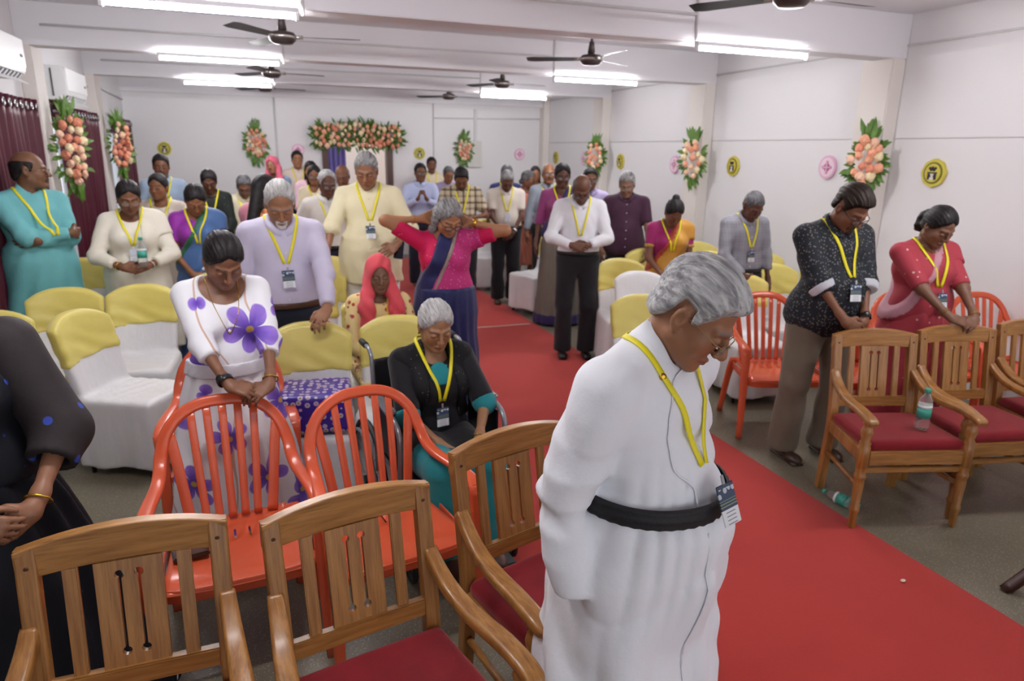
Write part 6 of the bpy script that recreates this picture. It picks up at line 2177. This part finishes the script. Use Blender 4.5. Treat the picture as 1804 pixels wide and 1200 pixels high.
# ---- aisle rear
make_person('man in dark glasses and a sky blue shirt, hands joined at his chest', 2.11, 9.25, R(-8), 1.665, False, 'c', ('short', 'black', 5), 'pray', pitch=4, hyaw=6, girth=1.02, outfit=combo(trousers(T_NAVY, BELT_BLK), shirt(mat_fabric('sky_blue_shirt', '#b9c2e2', .75), 1.9, .97, 'shirt', placket=BTN)), glasses='black', lod=2, lanyard=None, badge=False)
make_person('man with a moustache in cream at the back wall, right of the doorway', 2.83, 11.55, R(-4), 1.72, False, 'c', ('short', 'black', 6), 'clasp_high', pitch=4, outfit=combo(trousers(T_BLACK), shirt(mat_fabric('cream_shirt_two', '#dccdb4', .75), .8, .85, 'shirt')), must='#17110f', lod=3, badge=False)
make_person('man in a brown plaid shirt, head bowed, standing in the aisle', 2.24, 7.72, R(-12), 1.70, False, 'c', ('short', 'black', 7), 'clasp_high', pitch=40, hyaw=-4, girth=1.10, belly=.02,
            outfit=combo(trousers(T_BLACK), shirt(mat_plaid('brown_plaid', '#c3b59a', '#6f5d4b', '#3d332c'), .80, .86, 'shirt')), stub='#17110f', must='#17110f', lod=2, badge_z=1.14)
make_person('grey haired person mostly hidden behind the man in plaid', 2.72, 10.1, R(0), 1.62, False, 'b', ('short', 'salt', 8), 'down', pitch=20, outfit=combo(trousers(T_BLACK), shirt(mat_fabric('mauve_shirt', '#a397b5', .75), 1.9, .9, 'shirt')), lod=3, lanyard=None, badge=False)

# ---- right block rear
make_person('man in a cream short-sleeved shirt and black trousers at the carpet edge', 2.86, 7.92, R(-14), 1.66, False, 'd', ('short', 'grey', 2), 'clasp', pitch=38, hyaw=0, girth=1.08, belly=.03,
            outfit=combo(trousers(T_BLACK, BELT_BLK, 1.0, shoes=BRN_SHOE), shirt(mat_fabric('cream_halfsleeve', '#d8cfc3', .75, .04), .72, .97, 'shirt', placket=BTN)), lod=2, badge='white', badge_z=1.16, watch=(0, SILV, .01, .03))
make_person('man in a navy shirt hidden behind the man in cream', 3.28, 9.1, R(-10), 1.67, False, 'd', ('short', 'salt', 9), 'down', pitch=20, outfit=combo(trousers(T_BLACK), shirt(mat_fabric('navy_shirt', '#2f3768', .75), .9, .9, 'shirt')), lod=3, badge=False)
make_person('woman in coral looking aside, right of the man in cream', 3.36, 8.55, R(10), 1.605, True, 'c', ('lowbun', 'salt'), 'clasp', pitch=10, hyaw=30, outfit=kurta(mat_fabric('coral_kurta', '#e08a72', .6), .4, 1.5, 'none'), lod=2, lanyard=None, badge=False)
make_person('young woman with long black hair at the far right back', 4.12, 10.1, R(-14), 1.62, True, 'b', ('long', 'black', 3), 'clasp', pitch=4, outfit=kurta(mat_fabric('dark_kurta', '#2a2528'), .4, 1.6, 'none'), lod=3, lanyard=None, badge=False)
make_person('bald man with a moustache in a grey shirt, behind the purple saree', 3.44, 8.0, R(-14), 1.70, False, 'b', ('bald', 'grey'), 'down', pitch=2, outfit=combo(trousers(T_BLACK), shirt(mat_fabric('steel_grey_shirt', '#8f97a3', .75), 1.9, .9, 'shirt')), must='#3a3330', glasses='black', lod=2, badge=False)
make_person('woman in a magenta blouse and grey saree with navy border, beside the aisle', 3.08, 6.80, R(-16), 1.735, True, 'd', ('bun', 'black', 1), 'down', pitch=14, girth=1.08, bust=.02,
            outfit=saree(mat_fabric('taupe_silk', '#6d655c', .55, .1), mat_fabric('magenta_plum', '#8a3a6e', .5), mat_fabric('navy_pallu', '#33285e', .5), None, sleeve=1.0, hem_mat=mat_fabric('navy_hem', '#2d2352', .5)), glasses='black', lod=2, badge=False)
make_person('bald man in a white shirt and black trousers standing on the carpet edge', 2.70, 5.55, R(-20), 1.70, False, '#5f3b2a', ('bald', 'salt'), 'clasp_high', pitch=40, hyaw=0, girth=1.02,
            outfit=combo(trousers(T_BLACK, BELT_BLK, 1.0, shoes=BLK_SHOE), shirt(mat_fabric('white_shirt', '#dedee3', .75, .04), 1.9, .985, 'shirt', placket=BTN, infl=.02, amp=.008)), glasses='black', lod=1, badge=False, badge_z=1.12, posemod=dict(w=((.055, -.25, 1.07), (-.075, -.26, 1.07))), legspread=.11)
make_person('man in glasses and a lavender shirt behind the bald man in white', 3.56, 7.10, R(-20), 1.68, False, 'c', ('short', 'black', 11), 'down', pitch=10, hyaw=4, outfit=combo(trousers(T_BLACK), shirt(mat_fabric('lilac_shirt', '#bfb2dc', .75), 1.9, .9, 'shirt')), glasses='black', lod=2, lanyard=None, badge=False)
make_person('grey haired man in a dark maroon shirt, hand on a yellow sashed chair', 3.58, 6.28, R(-26), 1.68, False, 'f', ('short', 'grey', 12),
            dict(w=((.22, -.28, .93), (-.24, -.12, .90)), pole=((.8, .7, 0), (-.8, .7, 0)), fd=((-.1, -.3, -.9), (.1, -.3, -.9)), pn=((-.9, .3, 0), (.9, .3, 0)), curl=((.4, .5, .4), (.4, .5, .4))),
            pitch=26, hyaw=-8, girth=1.14, belly=.04, outfit=combo(trousers(T_BLACK), shirt(mat_fabric('maroon_shirt', '#3f2136', .75, .08), .85, .84, 'shirt', flare=.025, placket=plain('button_plum', '#6a4058', .4))), glasses='gold', lod=1, lanyard=None, badge=False, watch=(0, SILV, .01, .03))

# ---- right block front
make_person('woman in a gold and magenta saree, head bowed, behind the head of the priest', 3.27, 4.98, R(-18), 1.53, True, 'c', ('topbun', 'black'), 'clasp', pitch=44, hyaw=2, girth=1.10, bust=.03,
            outfit=saree(mat_fabric('gold_silk', '#b98128', .45, .15), mat_fabric('magenta_blouse_two', '#93195c', .5), mat_fabric('gold_pallu', '#c08a35', .45, .2), mat_fabric('rust_border', '#a03a2a', .5), sleeve=.62, bsleeve_band=mat_fabric('gold_band', '#b98f3a', .4)), lod=1, badge=False)
make_person('thin man in a grey long-sleeved shirt, head bowed, before the right wall', 3.80, 4.68, R(-6), 1.60, False, 'd', ('crop', 'salt', 1),
            dict(w=((.23, -.10, .86), (-.10, -.22, .95)), pole=((.6, 1, 0), (-.9, .5, -.2)), fd=((-.1, -.2, -.95), (.75, -.3, -.5)), pn=((-1, .1, 0), (.2, .9, -.2)), curl=((.3, .4, .3), (.4, .5, .4))),
            pitch=40, outfit=combo(trousers(T_BLACK, BELT_BLK), shirt(mat_plaid('grey_check', '#8d8d95', '#83838c', '#9a9aa2', 60), 1.9, .97, 'shirt', placket=BTN)), lod=1, badge_z=1.17)
make_person('man in a dark printed shirt with rolled cuffs and khaki trousers, hands clasped', 3.18, 3.12, R(-8), 1.725, False, '#7a4f38', ('volume', 'brownblack', 6), 'clasp', pitch=40, hyaw=10, girth=1.18, belly=.065,
            outfit=combo(trousers(T_KHAKI, None, .98, .030, shoes=BRN_SHOE), shirt(mat_spots('dark_print', '#22252c', '#63676f', 62, .34, c3='#6f6b5c'), 1.20, .80, 'shirt', placket=None, flare=.03, cuff=mat_fabric('pale_cuff', '#c3c4cc'), infl=.018, sinfl=.020)),
            glasses='black', must='#120d0c', goatee='#120d0c', lod=0, badge_z=1.15, fat=.5, watch=(0, BLKP, .01, .03), legspread=.14)
def red_saree(c):
    mt = mat_spots('red_brocade_saree', '#a63c48', '#d9b0a8', 17, .14)
    saree(mt, mt, None, mat_fabric('pink_silver_border', '#c08a96', .4), sleeve=.95, pal=(1.0, -.22, 1.46, .04))(c)
    necklace(GOLD, .05)(c)
make_person('woman in a red patterned saree, hands clasped on the back of a wooden chair', 3.80, 3.02, R(-10), 1.60, True, '#74503d', ('curlpony', 'black'),
            dict(w=((.10, -.36, 1.01), (-.07, -.37, 1.01)), pole=((.9, .5, -.3), (-.9, .5, -.3)), fd=((-.80, -.35, -.25), (.80, -.30, -.20)), pn=((-.1, .6, -.8), (.1, .6, -.8)), curl=((.5, .6, .4), (.6, .7, .5))),
            pitch=34, hyaw=4, girth=1.24, bust=.04, belly=.04, outfit=red_saree, lod=0, badge_z=1.16, fat=.6, bangle=[(0, GOLD, .003, .03), (1, GOLD, .002, .05)])
# ================================================================== SMALLER THINGS
# ---- wheelchair
M_CHROME = plain('wheelchair_grey_tube', '#8d9298', .3, .5); M_RUB = plain('rubber_black', '#151517', .6); M_SLING = plain('black_vinyl', '#17171a', .45)
def wheelchair(x, y, rz):
    e = empty('wheelchair', (x, y, 0), rz)
    def tube(name, pts, r=.011, mat=M_CHROME, par=None, n=6): return link(name, tube_mesh(name, spline(pts, n) if len(pts) > 2 else pts, r, 8), mat, par or e)
    for s in (-1, 1):
        X = s*.29
        w_ = empty('wheel'); w_.parent = e; w_.location = (X, .10, .30)
        ring = lambda rr, xx: [(xx, rr*math.cos(a), rr*math.sin(a)) for a in np.linspace(0, 2*math.pi, 33)[:-1]]
        link('tyre', tube_mesh('tyre', ring(.285, 0), .015, 8, closed=True), M_RUB, w_)
        link('rim', tube_mesh('rim', ring(.262, 0), .008, 6, closed=True), M_CHROME, w_)
        link('hand_rim', tube_mesh('hand_rim', ring(.25, s*.035), .008, 6, closed=True), M_CHROME, w_)
        link('hub', tube_mesh('hub', [(-.03, 0, 0), (.03, 0, 0)], .022, 10), M_RUB, w_)
        for k in range(18):
            a = 2*math.pi*k/18
            link('spoke', tube_mesh('spoke', [(s*.012*(-1)**k, .02*math.cos(a), .02*math.sin(a)), (0, .262*math.cos(a+.12), .262*math.sin(a+.12))], .0018, 4), M_CHROME, w_)
        c_ = empty('caster'); c_.parent = e; c_.location = (s*.24, -.36, .08)
        link('caster_tyre', tube_mesh('caster_tyre', [(0, .065*math.cos(a), .065*math.sin(a)) for a in np.linspace(0, 2*math.pi, 17)[:-1]], .015, 6, closed=True), M_RUB, c_)
        link('caster_fork', tube_mesh('caster_fork', [(0, 0, 0), (0, .02, .12)], .012, 6), M_CHROME, c_)
        tube('back_tube', [(s*.235, .17, .30), (s*.235, .18, .55), (s*.235, .20, .84), (s*.235, .235, .905), (s*.235, .30, .915)])
        tube('push_handle', [(s*.235, .30, .915), (s*.235, .39, .915)], .016, M_RUB)
        tube('arm_frame', [(s*.245, .17, .70), (s*.25, -.05, .705), (s*.25, -.20, .70), (s*.25, -.265, .66), (s*.25, -.275, .58), (s*.25, -.27, .42)], .013)
        box('arm_pad', (s*.25, -.02, .725), (.05, .27, .025), M_CHROME, e, .008)
        box('side_panel', (s*.245, -.03, .58), (.006, .36, .2), M_SLING, e, .002)
        tube('seat_rail', [(s*.23, .18, .42), (s*.23, -.30, .43)])
        tube('lower_rail', [(s*.235, .17, .22), (s*.235, -.34, .22)])
        tube('leg_rest_tube', [(s*.22, -.28, .43), (s*.21, -.36, .40), (s*.17, -.44, .16)])
        box('foot_plate', (s*.10, -.50, .105), (.15, .15, .012), M_RUB, e, .004)
    link('cross_brace', tube_mesh('cross_brace', [(-.23, -.05, .22), (.23, -.05, .42)], .010, 6), M_CHROME, e)
    link('cross_brace', tube_mesh('cross_brace', [(.23, -.07, .22), (-.23, -.07, .42)], .010, 6), M_CHROME, e)
    def sl(P):
        yc = .185+.035*(1-(P[:, 0]/.24)**2)+.06*np.clip(P[:, 2]-.6, 0, 1)
        q = np.stack([np.abs(P[:, 0])-.235, np.abs(P[:, 1]-yc)-.008, np.abs(P[:, 2]-.665)-.21], 1)
        return q.max(1)
    link('back_sling', sdf_mesh('back_sling', sl, (-.26, .1, .42), (.26, .3, .9), .012), M_SLING, e)
    link('seat_sling', sdf_mesh('seat_sling', lambda P: d_box(P, (0, -.07, .425), (.22, .24, .018), .012), (-.26, -.34, .38), (.26, .2, .46), .014), M_SLING, e)
    tag(e, 'grey and black folding wheelchair carrying the white haired woman', 'wheelchair')
wheelchair(.725, 3.00, R(6))

# ---- water bottles
m, t = new_mat('clear_pet', (.93, .97, .97), .06)
t.b.inputs['Transmission Weight'].default_value = .92
t.b.inputs['IOR'].default_value = 1.25
M_PET = m
M_CAP = plain('bottle_cap_green', '#3f9f86', .4); M_LAB = plain('bottle_label_green', '#3f9d8c', .4, var=.25, nscale=40); M_LABW = plain('bottle_label_white', '#dfe6e4', .4)
bot = {'body': lathe_mesh('bottle_body', [(.028, 0), (.033, .008), (.033, .05), (.0315, .06), (.033, .07), (.033, .135), (.030, .155), (.018, .180), (.0135, .188), (.0135, .197)], 18),
       'cap': lathe_mesh('bottle_cap', [(.0155, .197), (.0155, .216), (.013, .219)], 14),
       'label': lathe_mesh('bottle_label', [(.0338, .065), (.0338, .118)], 18), 'band': lathe_mesh('label_band', [(.0338, .118), (.0338, .132)], 18)}
def bottle(loc, rot, label, sc=1.0):
    e = empty('water_bottle', loc); e.rotation_euler = rot; e.scale = (sc,)*3
    link('bottle_body', bot['body'], M_PET, e); link('bottle_cap', bot['cap'], M_CAP, e); link('bottle_label', bot['label'], M_LAB, e); link('label_band', bot['band'], M_LABW, e)
    tag(e, label, 'bottle', 'plastic water bottles')
bottle((3.148, 2.342, .497), (0, 0, 0), 'upright plastic water bottle on the red seat of a wooden chair')
bottle((2.912, 2.44, .034), (R(-90), 0, R(10)), 'plastic water bottle lying on the floor under a wooden chair', .95)
bottle((-.775, 5.42, 1.015), (R(-4), 0, 0), 'plastic water bottle held by the woman in the cream kurta', .95)

# ---- parcel, bag, wallet, phone
m, t = new_mat('purple_gift_wrap', srgb('#4a2a9a'), .3)
co = t.coord()
vo = t.n('ShaderNodeTexVoronoi'); t.l(co, vo.inputs['Vector']); vo.inputs['Scale'].default_value = 26; vo.inputs['Randomness'].default_value = .5
c_ = t.mix(t.step(vo.outputs['Distance'], .30, .36), srgb('#c9bcd8'), srgb('#3d2590'))
c_ = t.mix(t.step(vo.outputs['Distance'], .13, .18), srgb('#a58a3c'), c_)
t.base(c_)
def par(P): return d_box(P, (0, 0, .10), (.17, .15, .10), .02)+.004*np.sin(30*P[:, 0])*np.sin(26*P[:, 1])
o = link('gift_parcel', sdf_mesh('gift_parcel', par, (-.23, -.18, -.02), (.23, .18, .23), .012), m, None, (.22, 3.42, .478), (0, 0, R(-8)))
tag(o, 'purple patterned parcel on the seat of a covered chair', 'parcel')
e = empty('shopping_bag', (.30, 4.66, .475), R(10))
def bg_(P): return np.maximum(d_box(P, (0, 0, .12), (.12, .07, .12), .03)+.006*np.sin(24*P[:, 0]+9*P[:, 2]), -d_box(P, (0, 0, .2), (.105, .056, .10), .02))
link('bag_body', sdf_mesh('bag_body', bg_, (-.15, -.1, -.02), (.15, .1, .27), .01), plain('bag_red', '#c23a35', .5), e)
def pk(P): return d_ell(P, (0, 0, .22), (.095, .05, .10))+.012*np.sin(38*P[:, 0]+20*P[:, 2])*np.sin(30*P[:, 2]+9*P[:, 1])
m, t = new_mat('bag_contents', srgb('#d9c3c6'), .5); t.base(t.mix(t.step(t.noise(t.coord(), 14, 2), .45, .55), srgb('#e4dcda'), srgb('#cf8f98'))); 
link('wrapped_contents', sdf_mesh('wrapped_contents', pk, (-.12, -.08, .1), (.12, .08, .36), .01), m, e)
link('bag_handle', tube_mesh('bag_handle', spline([(-.08, -.07, .22), (-.05, -.08, .31), (.05, -.08, .31), (.08, -.07, .22)], 5), .008, 6), plain('bag_red', '#c23a35', .5), e)
tag(e, 'red shopping bag stuffed with wrapped things, left of the red head scarf', 'bag')
cover(.30, 4.74, R(2), 'white covered chair under the red shopping bag')
def gb(P): return d_ell(P, (0, 0, .10), (.12, .09, .12))+.012*np.sin(40*P[:, 0]+30*P[:, 2])*np.sin(33*P[:, 1])
m, t = new_mat('green_plastic_bag', srgb('#7fae8c'), .35); t.base(t.mix(t.step(t.noise(t.coord(), 10, 2), .45, .55), srgb('#a9c4b2'), srgb('#3f8a55')))
o = link('plastic_bag', sdf_mesh('plastic_bag', gb, (-.15, -.12, -.03), (.15, .12, .25), .012), m, None, (2.98, 8.9, .03))
tag(o, 'crumpled green plastic bag on the floor beside the man in cream', 'plastic bag')
e = empty('wallet', (-.315, 2.425, .426), R(12))
link('wallet_cover', bm_mesh('wallet_cover', (lambda b: (box_bm(b, (0, 0, .010), (.12, .075, .020)), b)[1])(bmesh.new()), bevel=.005), plain('brown_wallet', '#3a1d12', .4), e)
link('wallet_strap', tube_mesh('wallet_strap', spline([(.05, .0, .022), (.07, -.01, .026), (.075, -.04, .012), (.06, -.07, .006)], 4), .005, 6), BLKP, e)
tag(e, 'brown leather wallet with a black strap on an orange chair', 'wallet')
e = empty('mobile_phone', (1.035, 5.33, 1.084)); e.rotation_euler = (R(62), R(8), R(-12))
link('phone_body', bm_mesh('phone_body', (lambda b: (box_bm(b, (0, 0, 0), (.072, .145, .010)), b)[1])(bmesh.new()), bevel=.004), plain('phone_blue', '#20264a', .25), e)
link('phone_screen', bm_mesh('phone_screen', (lambda b: (box_bm(b, (0, 0, .0055), (.064, .132, .001)), b)[1])(bmesh.new())), plain('phone_glass', '#101320', .1), e)
tag(e, 'dark blue mobile phone in the hand of the tall man in cream', 'phone')
o = link('flower_petal', sdf_mesh('flower_petal', lambda P: d_ell(P, (0, 0, .006), (.014, .009, .005)), (-.02, -.02, -.01), (.02, .02, .02), .003), plain('petal_cream', '#dcc9b4', .6), None, (2.607, 1.888, .006))
tag(o, 'tiny pale petal lying on the red carpet in front', 'petal')
